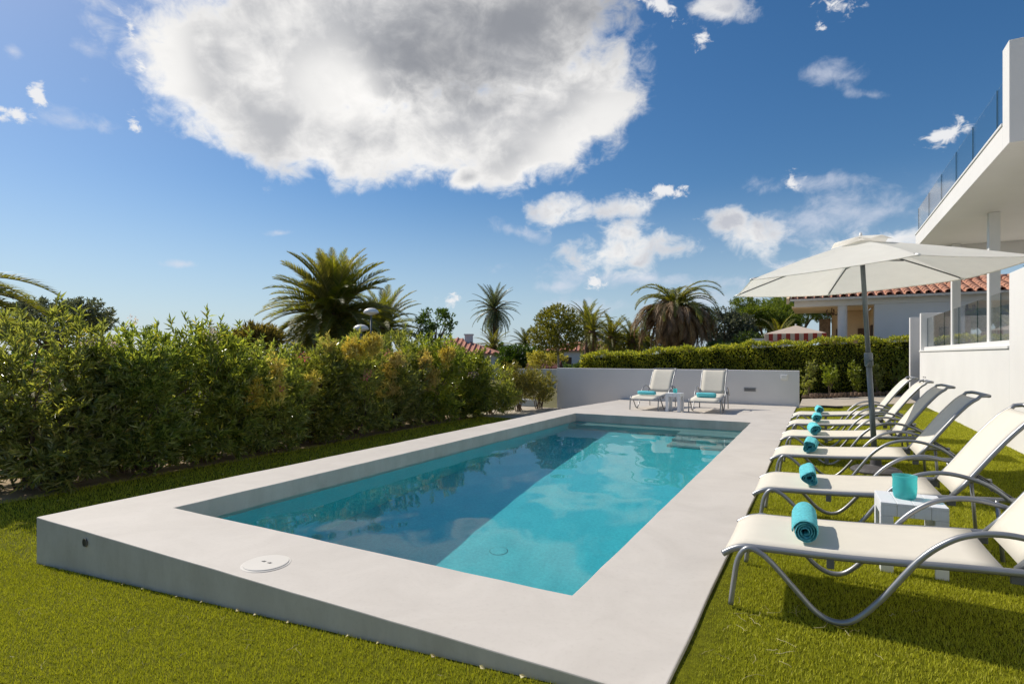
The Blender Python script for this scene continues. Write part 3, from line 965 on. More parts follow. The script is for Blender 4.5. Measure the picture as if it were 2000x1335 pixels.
# ------------------------------------------------------------------ the white villa on the right
def build_villa():
    v = thing('villa', 'white modern villa at the right with a glazed terrace under a cantilevered balcony', 'house', (2.5, 11.06, -.4))
    ox, oy, oz = 2.5, 11.06, -.4
    def b(name, x0, x1, y0, y1, z0, z1, m=MAT['white'], bevel=.006, parent=None):
        o = MB().box(x0 - ox, x1 - ox, y0 - oy, y1 - oy, z0 - oz, z1 - oz).build(name, m, parent or v, bevel=bevel)
        return o
    b('terrace_wall', 2.5, 2.8, 11.062, 19.55, -.4, 1.462)
    b('sill', 2.478, 2.82, 11.064, 19.75, 1.464, 1.507, MAT['whiteclean'], .004)
    b('side_wall', 2.5, 2.8, -3.0, 11.06, -.4, 2.60)
    b('terrace_floor', 2.82, 9.0, 0.0, 21.3, 1.30, 1.455, MAT['coping'])
    b('kerb', 2.57, 2.74, 11.064, 19.54, 1.509, 1.60, MAT['whiteclean'])
    b('end_wall', 2.5, 3.05, 19.56, 19.78, -.4, 2.56)
    b('stair_wall', 2.46, 5.5, 21.4, 21.62, -.3, 2.55)
    b('column', 2.63, 2.79, 12.85, 13.01, 1.457, 3.898, MAT['whiteclean'])
    b('column', 2.63, 2.79, 16.06, 16.22, 1.457, 3.898, MAT['whiteclean'])
    b('balcony_slab', 1.98, 6.5, 9.042, 16.3, 3.90, 4.20)
    b('edge_beam', 2.02, 6.5, 16.31, 16.55, 3.60, 4.19)
    b('coping_strip', 1.965, 2.10, 9.045, 16.32, 4.204, 4.235, MAT['whiteclean'], .003)
    b('parapet', 1.98, 6.5, 8.76, 9.04, 3.90, 5.13)
    b('house_wall', 6.5, 12, -3, 20, -.4, 7.2)
    # balcony glass
    ys = [9.045, 9.52, 10.86, 12.06, 13.4, 14.8, 16.25]
    for a, c in zip(ys[:-1], ys[1:]):
        p = b('balcony_pane', 2.026, 2.038, a + .008, c - .008, 4.236, 4.82, MAT['pane'], 0)
        b('pane_edge', 2.024, 2.040, c - .0078, c - .0004, 4.237, 4.822, MAT['glassedge'], 0, p)
    ys = [11.064, 12.2, 13.8, 15.45, 17.1, 19.54]
    for a, c in zip(ys[:-1], ys[1:]):
        p = b('terrace_pane', 2.644, 2.656, a + .008, c - .008, 1.601, 2.41, MAT['pane'], 0)
        b('pane_edge', 2.642, 2.658, c - .0078, c - .0002, 1.602, 2.411, MAT['glassedge'], 0, p)
    # small vents and a capped hole in the wall by the lawn
    for k in range(3):
        b('wall_vent', 2.492, 2.499, 19.0, 19.16, .62 + k * .07, .645 + k * .07, MAT['steel'], 0)
        b('wall_vent', 2.492, 2.499, 18.7, 18.86, .62 + k * .07, .645 + k * .07, MAT['steel'], 0)
    h = MB().tube([(-.004, 0, 0), (.004, 0, 0)], .022, 12).build('wall_hole', MAT['steel'], v)
    h.location = (0, .55, .4 + .37)
build_villa()

# ------------------------------------------------------------------ sun loungers
def sheet(profile, y0, y1, sag, ny=6, th=.006):
    """cloth along an (x, z) profile between two rails"""
    m = MB()
    n = len(profile)
    ys = [y0 + (y1 - y0) * j / ny for j in range(ny + 1)]
    vs = []
    for s in (0, 1):
        for i, (x, z) in enumerate(profile):
            a = profile[max(i - 1, 0)]
            c = profile[min(i + 1, n - 1)]
            t = Vector((c[0] - a[0], 0, c[1] - a[1])).normalized()
            nn = Vector((-t.z, 0, t.x))
            for j, y in enumerate(ys):
                q = 1 - (2 * j / ny - 1) ** 2
                p = Vector((x, y, z)) - nn * (sag * q) - nn * (th * s)
                vs.append(p)
    W = ny + 1
    fs = []
    for s in (0, 1):
        o = s * n * W
        for i in range(n - 1):
            for j in range(ny):
                f = (o + i * W + j, o + i * W + j + 1, o + (i + 1) * W + j + 1, o + (i + 1) * W + j)
                fs.append(f if s else f[::-1])
    o = n * W
    for i in range(n - 1):
        fs.append((i * W, (i + 1) * W, o + (i + 1) * W, o + i * W))
        fs.append((i * W + ny, o + i * W + ny, o + (i + 1) * W + ny, (i + 1) * W + ny))
    for j in range(ny):
        fs.append((j, o + j, o + j + 1, j + 1))
        k = (n - 1) * W
        fs.append((k + j, k + j + 1, o + k + j + 1, o + k + j))
    return m.add(vs, fs)

def build_lounger():
    root = thing('sun_lounger', None, 'sun lounger')
    F = MAT['frame']
    for s in (-1, 1):
        y = s * .333
        MB().tube(smooth_path([(0, y, .262), (.05, y, .295), (.11, y, .317), (.2, y, .322), (.6, y, .337), (1.1, y, .375), (1.62, y, .408)], 5), .0175, 10).build('side_rail', F, root, smooth=True)
        y = s * .362
        MB().tube(smooth_path([(.045, y, .0), (.062, y, .14), (.082, y, .255), (.125, y, .318), (.18, y, .312), (.25, y, .262), (.37, y, .135),
                               (.46, y, .045), (.545, y, .014), (.63, y, .045), (.74, y, .17), (.89, y, .385), (1.0, y, .49), (1.1, y, .54), (1.22, y, .556),
                               (1.35, y, .535), (1.47, y, .485), (1.60, y, .375), (1.635, y, .33)], 5), .0145, 10).build('leg_loop', F, root, smooth=True)
        MB().tube([(1.50, s * .345, .40), (1.515, s * .35, .2), (1.53, s * .352, .0)], .013, 8).build('rear_leg', F, root, smooth=True)
        MB().box(.505, .54, s * .333 - .012, s * .333 + .012, .272, .325).build('bracket', MAT['darkframe'], root, bevel=.004)
        MB().box(1.235, 1.285, s * .318 - .012, s * .318 + .012, .33, .385).build('bracket', MAT['darkframe'], root, bevel=.004)
        MB().tube([(1.40, s * .285, .545), (1.50, s * .292, .475), (1.615, s * .30, .40)], .015, 6, flat=.5).build('back_strut', MAT['darkframe'], root, smooth=True)
    for x, z in ((.14, .30), (1.205, .368), (1.60, .398)):
        MB().tube([(x, -.325, z), (x, .325, z)], .011, 8).build('crossbar', F, root, smooth=True)
    MB().tube([(1.40, -.29, .545), (1.40, .29, .545)], .009, 8).build('crossbar', F, root, smooth=True)
    prof = [(.002, .276), (.05, .308), (.08, .324), (.115, .334), (.16, .338), (.25, .340), (.4, .345), (.6, .354), (.8, .366), (1.0, .382), (1.1, .39), (1.21, .398)]
    sheet(prof, -.325, .325, .006).build('seat_sling', MAT['sling'], root, smooth=True)
    bp = [(1.275, .405), (1.33, .488), (1.4, .59), (1.47, .692), (1.54, .79), (1.59, .853), (1.64, .912), (1.68, .95), (1.715, .975)]
    sheet(bp, -.288, .288, .008).build('back_sling', MAT['sling'], root, smooth=True)
    fp = [(1.262, .388)] + [(x + .012, z - .006) for x, z in bp[1:]] + [(1.745, .992), (1.79, .998)]
    path = [(x, -.30, z) for x, z in fp] + [(1.815, -.27, .995), (1.82, -.22, .994), (1.82, .22, .994), (1.815, .27, .995)] + [(x, .30, z) for x, z in reversed(fp)]
    MB().tube(path, .0155, 10).build('back_frame', F, root, smooth=True)
    return root

LOUNGERS = [  # x of the foot end, y of the middle
    (-.477, 3.655, 'cream sling lounger nearest the camera, standing at the edge of the near coping'),
    (-.472, 5.170, 'second lounger of the row, just behind the white side table with the glass'),
    (-.463, 6.870, 'third lounger of the row, on the near side of the parasol base'),
    (-.462, 8.410, 'fourth lounger of the row, on the far side of the parasol base'),
    (-.449, 9.910, 'fifth lounger of the row, second from its far end on the lawn'),
    (-.444, 11.380, 'last lounger of the row on the lawn, nearest the back hedge'),
]
DECK_L = [(-3.86, 13.83, 'left one of two cream loungers on the pool deck before the grey wall'),
          (-2.40, 13.80, 'right one of two cream loungers on the pool deck before the grey wall')]
lounger = build_lounger()
for i, (x, y, lab) in enumerate(LOUNGERS):
    o = lounger if i == 0 else copy_tree(lounger)
    o.location = (x, y, -.004)
    o.rotation_euler = (0, 0, R([0.0, .6, -.5, .8, -.4, .3][i]))
    tag(o, lab, 'sun lounger', 'sun loungers round the pool')
for x, y, lab in DECK_L:
    o = copy_tree(lounger)
    o.location = (x, y, .002)
    o.rotation_euler = (0, 0, R(90 - 4 if x < -3 else 90 + 1))
    tag(o, lab, 'sun lounger', 'sun loungers round the pool')

# ------------------------------------------------------------------ rolled towels
def towel_mesh(seed):
    rg = random.Random(seed)
    m = MB()
    turns, n = rg.uniform(3.1, 3.9), 88
    L = .44
    ph = rg.uniform(0, 6.28)
    ks = [(rg.uniform(-.006, .006), rg.randint(2, 4), rg.uniform(0, 6.28)) for _ in range(3)]
    ny = 10
    def rad(t):
        return .010 + .0128 * (t / (2 * math.pi))
    vs = []
    for s in (0, 1):
        for i in range(n + 1):
            t = turns * 2 * math.pi * i / n
            rr = rad(t) + (0.0118 if s == 0 else 0.0)
            rr += sum(a * math.sin(k * t + p) for a, k, p in ks) * min(1, t / 9)
            for j in range(ny + 1):
                u = j / ny
                end = (abs(2 * u - 1)) ** 8
                y = -L / 2 + L * u + (u - .5) * 2 * (rg.uniform(-.003, .003) + .006 * math.sin(t * 1.3 + ph)) * (1 if end > .2 else 0)
                q = rr - (.006 * end if s == 0 else -.003 * end) + rg.uniform(-.0012, .0012)
                z = q * math.sin(t + ph)
                z = z * (.93 if z < 0 else 1.0)
                vs.append((q * math.cos(t + ph) * 1.03, y, z))
    W = ny + 1
    o = (n + 1) * W
    fs = []
    for i in range(n):
        for j in range(ny):
            a = i * W + j
            fs.append((a, a + 1, a + W + 1, a + W))
            fs.append((o + a, o + a + W, o + a + W + 1, o + a + 1))
        for j in (0, ny):
            a = i * W + j
            fs.append((a, a + W, o + a + W, o + a))
    for i in (0, n):
        for j in range(ny):
            a = i * W + j
            fs.append((a, o + a, o + a + 1, a + 1))
    return m.add(vs, fs)

TOWEL_LAB = ['turquoise rolled towel on the lounger nearest the camera', 'turquoise rolled towel on the second lounger, behind the side table',
             'turquoise rolled towel on the third lounger, left of the parasol base', 'turquoise rolled towel on the fourth lounger of the row',
             'turquoise rolled towel on the fifth lounger of the row', 'turquoise rolled towel on the last lounger, nearest the back hedge']
for i, (x, y, lab) in enumerate(LOUNGERS):
    t = towel_mesh(20 + i).build('rolled_towel', MAT['towel'], smooth=True)
    t.location = (x + .40 + [0, -.01, -.03, -.01, .0, .02][i], y - .02, .408)
    t.rotation_euler = (0, R(rnd.uniform(0, 360)) * 0, R([2, 3, -2, 6, 1, 4][i]))
    tag(t, TOWEL_LAB[i], 'towel', 'rolled towels on the loungers')
for (x, y, lab), side in zip(DECK_L, ('left', 'right')):
    t = towel_mesh(40 + len(side)).build('rolled_towel', MAT['towel'], smooth=True)
    t.location = (x - .02, y + .42, .411)
    t.rotation_euler = (0, 0, R(90 if side == 'left' else 91))
    tag(t, 'turquoise rolled towel on the %s lounger of the pool deck' % side, 'towel', 'rolled towels on the loungers')

# ------------------------------------------------------------------ side tables and glasses
def side_table(loc, rz, label):
    t = thing('side_table', label, 'side table', loc, R(rz), 'white side tables')
    W, H = .355, .445
    n = 4
    w = W / n
    for k in range(n):
        x0 = -W / 2 + k * w
        MB().box(x0 + .001, x0 + w - .001, -W / 2, W / 2, H - .02, H).build('plank', MAT['plastic'], t, bevel=.003)
        for s in (-1, 1):
            ya, yb = sorted((s * (W / 2 - .001), s * (W / 2 - .016)))
            MB().box(x0 + .001, x0 + w - .001, ya, yb, H - .085, H - .0205).build('apron', MAT['plastic'], t, bevel=.002)
    for s in (-1, 1):
        xa, xb = sorted((s * (W / 2 - .001), s * (W / 2 - .016)))
        MB().box(xa, xb, -W / 2 + .0165, W / 2 - .0165, H - .085, H - .0205).build('apron', MAT['plastic'], t, bevel=.002)
        for q in (-1, 1):
            m = MB()
            x0, x1 = sorted((s * (W / 2 - .001), s * (W / 2 - .070)))
            y0, y1 = sorted((q * (W / 2 - .002), q * (W / 2 - .020)))
            m.box(x0, x1, y0, y1, 0, H - .086)
            x0, x1 = sorted((s * (W / 2 - .001), s * (W / 2 - .019)))
            y0, y1 = sorted((q * (W / 2 - .0205), q * (W / 2 - .070)))
            m.box(x0, x1, y0, y1, 0, H - .086)
            m.build('leg', MAT['plastic'], t, bevel=.002)
    return t

side_table((.510, 4.470, -.018), 1.5, 'white plank side table between the first and second lounger')
side_table((-3.12, 13.98, .002), -3, 'white plank side table between the two loungers on the deck')

def glass(loc, label, s=1.0):
    g = thing('candle_holder', label, 'candle holder', loc, R(20), 'turquoise glass candle holders')
    prof = [(0.0, 0), (.052, 0), (.060, .006), (.066, .03), (.0685, .07), (.0675, .115), (.070, .142), (.0715, .148), (.0685, .149), (.0655, .142), (.063, .115), (.064, .07), (.061, .03), (.054, .014), (0, .012)]
    MB().lathe([(r * s, z * s) for r, z in prof], 32).build('glass_cup', MAT['candleglass'], g, smooth=True)
    c = thing('candle', 'ivory candle inside the ' + ('large turquoise glass on the near side table' if s > .9 else 'small turquoise glass on the deck table'), 'candle', (loc[0], loc[1], loc[2] + .0142 * s))
    MB().lathe([(0, 0), (.03 * s, 0), (.03 * s, .06 * s), (.024 * s, .063 * s), (0, .061 * s)], 18).build('wax', MAT['candle'], c, smooth=True)
    MB().tube([(0, 0, .06 * s), (.001, 0, .072 * s)], .0015 * s, 5).build('wick', MAT['black'], c)
glass((.485, 4.475, .4275), 'large turquoise glass candle holder on the near side table')
glass((-3.11, 13.98, .4475), 'small turquoise glass candle holder on the deck side table', .72)

# ------------------------------------------------------------------ parasol
def build_parasol():
    n = Vector((-.054, .004, 1)).normalized()
    q = Vector((0, 0, 1)).rotation_difference(n)
    root = thing('parasol', 'big cream six ribbed parasol on a grey crank pole over the lounger row', 'parasol', (.575, 7.902, -.02))
    root.rotation_mode = 'QUATERNION'
    # the base stands level, the pole leans
    b = MB()
    b.lathe([(0, 0), (.25, 0), (.262, .012), (.262, .035), (.22, .06), (.10, .075), (.06, .09), (.05, .20), (.04, .205), (0, .205)], 36)
    b.build('base', MAT['base'], root, smooth=False, bevel=.006)
    ax = lambda L, r=0, a=0: q @ Vector((r * math.cos(a), r * math.sin(a), L))
    MB().tube([ax(.08), ax(1.36)], .030, 16).build('lower_pole', MAT['pole'], root, smooth=True)
    MB().tube([ax(1.36), ax(2.74)], .0262, 16).build('upper_pole', MAT['pole'], root, smooth=True)
    c = MB()
    c.tube([ax(1.25), ax(1.27), ax(1.40), ax(1.42)], [.036, .046, .046, .036], 14)
    cr = c.build('crank_housing', MAT['pole'], root, smooth=True)
    hd = MB()
    p0 = ax(1.33)
    side = Vector((.25, -1, 0)).normalized()
    hd.tube([p0 + side * .03, p0 + side * .085], .022, 12)
    hd.tube([p0 + side * .075, p0 + side * .085 + Vector((-.05, 0, -.075)), p0 + side * .12 + Vector((-.055, 0, -.08))], .008, 8)
    hd.build('crank_handle', MAT['pole'], cr, smooth=True)
    L0, Rr, ph, ap = 2.293, 1.553, -.295, .468
    apex = ax(L0 + ap)
    corner = [ax(L0, Rr, ph + k * math.pi / 3) for k in range(6)]
    # hub and runner
    MB().tube([ax(L0 + ap - .12), ax(L0 + ap - .03)], [.05, .045], 14).build('top_hub', MAT['darkframe'], root, smooth=True)
    MB().tube([ax(2.47), ax(2.475), ax(2.55), ax(2.56)], [.035, .06, .06, .04], 14).build('runner', MAT['darkframe'], root, smooth=True)
    top = ax(L0 + ap - .07)
    run = ax(2.52)
    for k in range(6):
        c = corner[k]
        pts = [top + (c - top) * t + n * (.012 * math.sin(math.pi * t)) - n * .022 * (1 - t) for t in (0, .2, .4, .6, .8, .99)]
        MB().tube(pts, .011, 6, flat=.7).build('rib', MAT['darkframe'], root)
        MB().tube([run, pts[2] - n * .008], .009, 6).build('strut', MAT['darkframe'], root)
        MB().tube([c - (c - top).normalized() * .06, c + (c - top).normalized() * .012], .014, 8).build('rib_cap', MAT['lamp'], root, smooth=True)
    # cloth: six panels stretched between the ribs, slightly hollow
    m = MB()
    K = 10
    for k in range(6):
        a, b2 = corner[k], corner[(k + 1) % 6]
        vs, idx = [], {}
        for i in range(K + 1):
            t = i / K
            for j in range(i + 1):
                s = j / i if i else 0
                p = apex + ((a * (1 - s) + b2 * s) - apex) * t
                p = p + n * (.018 * math.sin(math.pi * t)) * (1 - .9 * 4 * s * (1 - s) * .7)
                p = p - n * (.022 * 4 * s * (1 - s) * t * (1 - .35 * t))
                idx[i, j] = len(vs)
                vs.append(p)
        fs = []
        for i in range(K):
            for j in range(i + 1):
                fs.append((idx[i, j], idx[i + 1, j], idx[i + 1, j + 1]))
                if j < i:
                    fs.append((idx[i, j], idx[i + 1, j + 1], idx[i, j + 1]))
        pm = MB().add(vs, fs)
        pm.build('canopy_panel', MAT['canopy'], root, smooth=True)
        # stitched hem along the rim
        rim = [vs[idx[K, j]] for j in range(K + 1)]
        MB().tube([p - n * .004 for p in rim], .0055, 5).build('hem', MAT['canopy'], root, smooth=True)
    # vent cap
    vc = MB()
    K2 = 4
    tip = ax(L0 + ap + .055)
    for k in range(6):
        a = ax(L0 + ap - .048, .33, ph + k * math.pi / 3)
        b2 = ax(L0 + ap - .048, .33, ph + (k + 1) * math.pi / 3)
        mid = (a + b2) / 2 + n * .045
        vc.add([tip, a, mid, b2], [(0, 1, 2), (0, 2, 3)])
    vc.build('vent_cap', MAT['canopy'], root)
    MB().tube([ax(L0 + ap + .03), ax(L0 + ap + .09)], [.025, .012], 10).build('finial', MAT['lamp'], root, smooth=True)
build_parasol()

# ------------------------------------------------------------------ neighbour's house with the tiled roof
def build_neighbour():
    h = thing('tiled_house', "white neighbouring house with a terracotta tile roof and a cream porch", 'house', (1.85, 26.1, -.4))
    ox, oy, oz = 1.85, 26.1, -.4
    def b(name, x0, x1, y0, y1, z0, z1, m=MAT['white'], parent=None, bevel=.01):
        return MB().box(x0 - ox, x1 - ox, y0 - oy, y1 - oy, z0 - oz, z1 - oz).build(name, m, parent or h, bevel=bevel)
    b('front_wall', 1.85, 9.5, 26.1, 26.4, -.4, 3.36, MAT['white'])
    b('porch_beam', -.95, 9.5, 26.08, 26.42, 3.362, 3.61, MAT['white'])
    b('porch_ceiling', -1.05, 1.86, 26.43, 30.0, 3.34, 3.42, MAT['cream'])
    b('porch_floor', -1.05, 1.84, 26.1, 30.0, -.4, .5, MAT['paving'])
    b('back_wall', .45, 1.86, 29.2, 29.45, .51, 3.335, MAT['cream'])
    b('return_wall', 1.862, 2.1, 26.41, 29.45, .51, 3.335, MAT['cream'])
    b('rear_wall', 2.12, 9.5, 30, 30.3, -.4, 3.4, MAT['white'])
    b('side_wall', 9.2, 9.5, 26.42, 29.98, -.4, 3.35, MAT['white'])
    c = MB().lathe([(.17, .51), (.17, 3.33), (.2, 3.335), (.2, 3.36)], 20, (0, 0, 0))
    c.build('column', MAT['white'], h, smooth=False, loc=(.78 - ox, 26.28 - oy, -oz))
    b('stone_pier', -.05, .40, 28.9, 29.3, .51, 3.0, MAT['stone'])
    d = b('door', .62, .95, 29.12, 29.19, .52, 2.55, MAT['wood'])
    b('door', 1.45, 1.80, 29.12, 29.19, .52, 2.55, MAT['wood'])
    w = b('shutter', 1.795, 1.855, 26.9, 27.7, .6, 2.6, MAT['wood'])
    # lantern under the porch ceiling
    l = MB()
    l.tube([(0, 0, 0), (0, 0, -.22)], .02, 6)
    for k in range(5):
        a = k * 1.257
        l.tube(smooth_path([(0, 0, -.2), (.16 * math.cos(a), .16 * math.sin(a), -.3), (.24 * math.cos(a), .24 * math.sin(a), -.16), (.2 * math.cos(a), .2 * math.sin(a), -.08)], 4), .022, 6)
    l.build('lantern', MAT['wood'], h, smooth=True, loc=(.42 - ox, 26.9 - oy, 3.34 - oz))
    b('wall_plaque', 1.0, 1.25, 29.14, 29.195, 1.85, 2.1, MAT['stone'])
    # rafter end at the left and the tiled roof
    slope = math.atan2(.66, 2.45)
    e0 = Vector((-1.15, 25.62, 3.66))
    L = 2.55
    up = Vector((0, math.cos(slope), math.sin(slope)))
    nn = Vector((0, -math.sin(slope), math.cos(slope)))
    m = MB()
    def roofbox(x0, x1, s0, s1, t0, t1):
        vs = [Vector((x, 0, 0)) + Vector((0, e0.y, e0.z)) + up * s + nn * t - Vector((ox, oy, oz)) for x in (x0, x1) for s in (s0, s1) for t in (t0, t1)]
        return vs, [(0, 1, 3, 2), (4, 6, 7, 5), (0, 4, 5, 1), (2, 3, 7, 6), (0, 2, 6, 4), (1, 5, 7, 3)]
    m.add(*roofbox(-1.1, 9.6, 0.05, L, -.10, -.02))
    m.build('roof_deck', MAT['white'], h)
    bk = MB()
    r0 = Vector((0, e0.y, e0.z)) + up * (L + .02) - Vector((ox, oy, oz))
    bk.add([(-1.1 , 0, 0)], [])
    bk = MB().add([(-1.1, r0.y, r0.z - .02), (9.6, r0.y, r0.z - .02), (9.6, r0.y + 2.5, r0.z - .7), (-1.1, r0.y + 2.5, r0.z - .7),
                   (-1.1, r0.y, r0.z - .12), (9.6, r0.y, r0.z - .12), (9.6, r0.y + 2.5, r0.z - .8), (-1.1, r0.y + 2.5, r0.z - .8)],
                  [(0, 1, 2, 3), (7, 6, 5, 4), (1, 5, 6, 2), (0, 3, 7, 4)])
    bk.build('rear_roof', MAT['tile'], h)
    # barrel tiles, each its own piece: covers over a channel row
    def barrel(r0, r1, ln, th=.018, seg=7):
        mm = MB()
        vs = []
        for (r, y) in ((r0, 0), (r1, ln)):
            for q in range(seg + 1):
                a = math.pi * q / seg
                vs.append((r * math.cos(a), y, r * .8 * math.sin(a)))
            for q in range(seg + 1):
                a = math.pi * q / seg
                vs.append(((r - th) * math.cos(a), y, (r - th) * .8 * math.sin(a)))
        W = seg + 1
        fs = []
        for q in range(seg):
            fs.append((q, q + 1, 2 * W + q + 1, 2 * W + q))
            fs.append((q, W + q, W + q + 1, q + 1))
        return mm.add(vs, fs)
    proto = barrel(.115, .092, .44).build('tile', MAT['tile'], h, smooth=True)
    pitch, row = .30, .355
    nc, nr = 34, 7
    first = True
    rr = random.Random(8)
    tilts = []
    for i in range(nc):
        for j in range(nr):
            t = proto if first else proto.copy()
            if not first:
                COL.objects.link(t)
                t.parent = h
            first = False
            p = Vector((-1.0 + i * pitch + rr.uniform(-.012, .012), e0.y, e0.z)) + up * (j * row + rr.uniform(-.012, .012)) + nn * (.012 + .02) - Vector((ox, oy, oz))
            t.location = p
            t.rotation_euler = (slope + R(-2.0), 0, R(rr.uniform(-1.2, 1.2)))
    ch = MB()
    for i in range(nc):
        x = -1.0 + (i + .5) * pitch
        for j in range(nr):
            for q in range(3):
                pass
        vs = []
        for s in (0, L):
            for q in range(5):
                a = math.pi + math.pi * q / 4
                vs.append(Vector((x + .1 * math.cos(a), e0.y, e0.z)) + up * s + nn * (.06 + .06 * math.sin(a)) - Vector((ox, oy, oz)))
        ch.add(vs, [(q, q + 1, 5 + q + 1, 5 + q) for q in range(4)])
    ch.build('channel_tiles', MAT['tile'], h, smooth=True)
    rg = MB()
    for i in range(26):
        x = -1.1 + i * .41
        rg.tube([r0 + Vector((x + ox - ox, 0, .05)), r0 + Vector((x + .43, 0, .065))], [.115, .1], 8)
    rg.build('ridge_tiles', MAT['tile'], h, smooth=True)
    # left verge with its plastered board
    vb = MB().add(*roofbox(-1.22, -1.12, -.02, L, -.2, .03))
    vb.build('verge_board', MAT['cream'], h)
build_neighbour()

# ------------------------------------------------------------------ oleander row on the left
def oleander_meshes(seed, rx, rz, tips, per):
    rg = np.random.default_rng(seed)
    lumps = [(0, 0, rz, rx * .85, rx * .85, rz)]
    for k in range(6):
        a = k * 1.05 + rg.uniform(-.3, .3)
        lumps.append((math.cos(a) * rx * .55, math.sin(a) * rx * .55, .32 * rz, rx * .46, rx * .46, rz * .34))
    for k in range(9):
        a = rg.uniform(0, 6.28)
        lumps.append((math.cos(a) * rx * .5, math.sin(a) * rx * .5, rg.uniform(.5, 1.45) * rz, rx * rg.uniform(.4, .58), rx * rg.uniform(.4, .58), rz * rg.uniform(.35, .58)))
    T, D = blob_points(lumps, tips, rg, .6)
    T[:, 2] = np.abs(T[:, 2]) + .04
    hh = T[:, 2] / (2 * rz)
    D = D * np.array([1, 1, .5]) + np.array([0, 0, 1]) * (.15 + 1.0 * np.clip(hh, 0, 1))[:, None] + rg.normal(size=D.shape) * .25
    # long shoots standing out of the top
    k = 24
    a = rg.uniform(0, 6.28, k)
    q = rx * .8 * np.sqrt(rg.uniform(0, 1, k))
    ht = 2 * rz * (1.02 - .18 * (q / rx) ** 2) + rg.uniform(-.25, .22, k)
    sh = np.stack([q * np.cos(a), q * np.sin(a), ht], -1)
    T = np.concatenate([T, sh])
    D = np.concatenate([D, np.stack([np.cos(a) * .25, np.sin(a) * .25, np.ones(k)], -1)])
    P, LD = sprigs(T, D, per, .42, rg, .2)
    leaves = leaf_mesh('leaves', P, LD, .128, .0245, MAT['oleander'], seed, .22, .2)
    st = MB()
    r2 = random.Random(seed)
    for k in range(34):
        i = r2.randrange(tips)
        e = Vector(T[i])
        s = Vector((r2.uniform(-.22, .22) * rx, r2.uniform(-.22, .22) * rx, 0))
        m = s.lerp(e, .5) + Vector((r2.uniform(-.08, .08), r2.uniform(-.08, .08), .2 * e.z))
        st.tube(smooth_path([s, m, e], 3), [.016, .014, .012, .010, .009, .007, .005], 5)
    return leaves, st, T, D

def flower_mesh(pts, m, seed, n=26, s=.03, spread=.05):
    rg = np.random.default_rng(seed)
    P = np.repeat(np.array(pts), n, 0)
    P = P + rg.normal(size=P.shape) * spread
    D = unit(rg.normal(size=P.shape) + np.array([0, 0, .5]))
    return leaf_mesh('blossom', P, D, s, s * .75, m, seed, .1, .2)

SHAPES = []
for sd, tips in ((11, 1150), (12, 1150), (13, 1100)):
    L_, st_, T_, D_ = oleander_meshes(sd, 1.0, 1.2, tips, 15)
    SHAPES.append((L_, st_, T_, D_))
OLEANDERS = [  # x, y, height, spread, shape, turn, label, yellow sprays, pink, pale
    (-9.03, 3.55, 2.40, 1.0, 0, 20, 'tall oleander at the left end of the hedge row, under the overhanging palm fronds', 0, 0, 0),
    (-8.98, 4.75, 2.18, .95, 1, 100, 'oleander with pale blossoms on top, second from the left end of the hedge row', 0, 0, 5),
    (-9.03, 5.75, 2.36, .95, 2, 200, 'dense oleander with a pointed top shoot, third from the left end', 0, 0, 3),
    (-8.98, 6.85, 2.10, .92, 0, 150, 'oleander with yellow sprays and red blossoms low on its right side', 5, 3, 0),
    (-9.03, 8.0, 1.98, .92, 1, 250, 'bright green oleander below the gold green bush', 1, 1, 0),
    (-8.98, 9.15, 2.28, .98, 2, 320, 'oleander with a bright yellow crown and pink blossoms before the big palm', 7, 2, 0),
    (-9.03, 10.5, 2.45, 1.0, 0, 75, 'tall oleander right of the yellow crowned one, near the middle of the row', 4, 1, 0),
    (-8.98, 11.9, 2.36, .98, 1, 10, 'oleander with hanging yellow sprays before the airy small tree', 6, 0, 1),
    (-8.88, 13.2, 2.05, .9, 2, 130, 'dark oleander with scattered white blossoms before the red roof', 0, 0, 4),
]
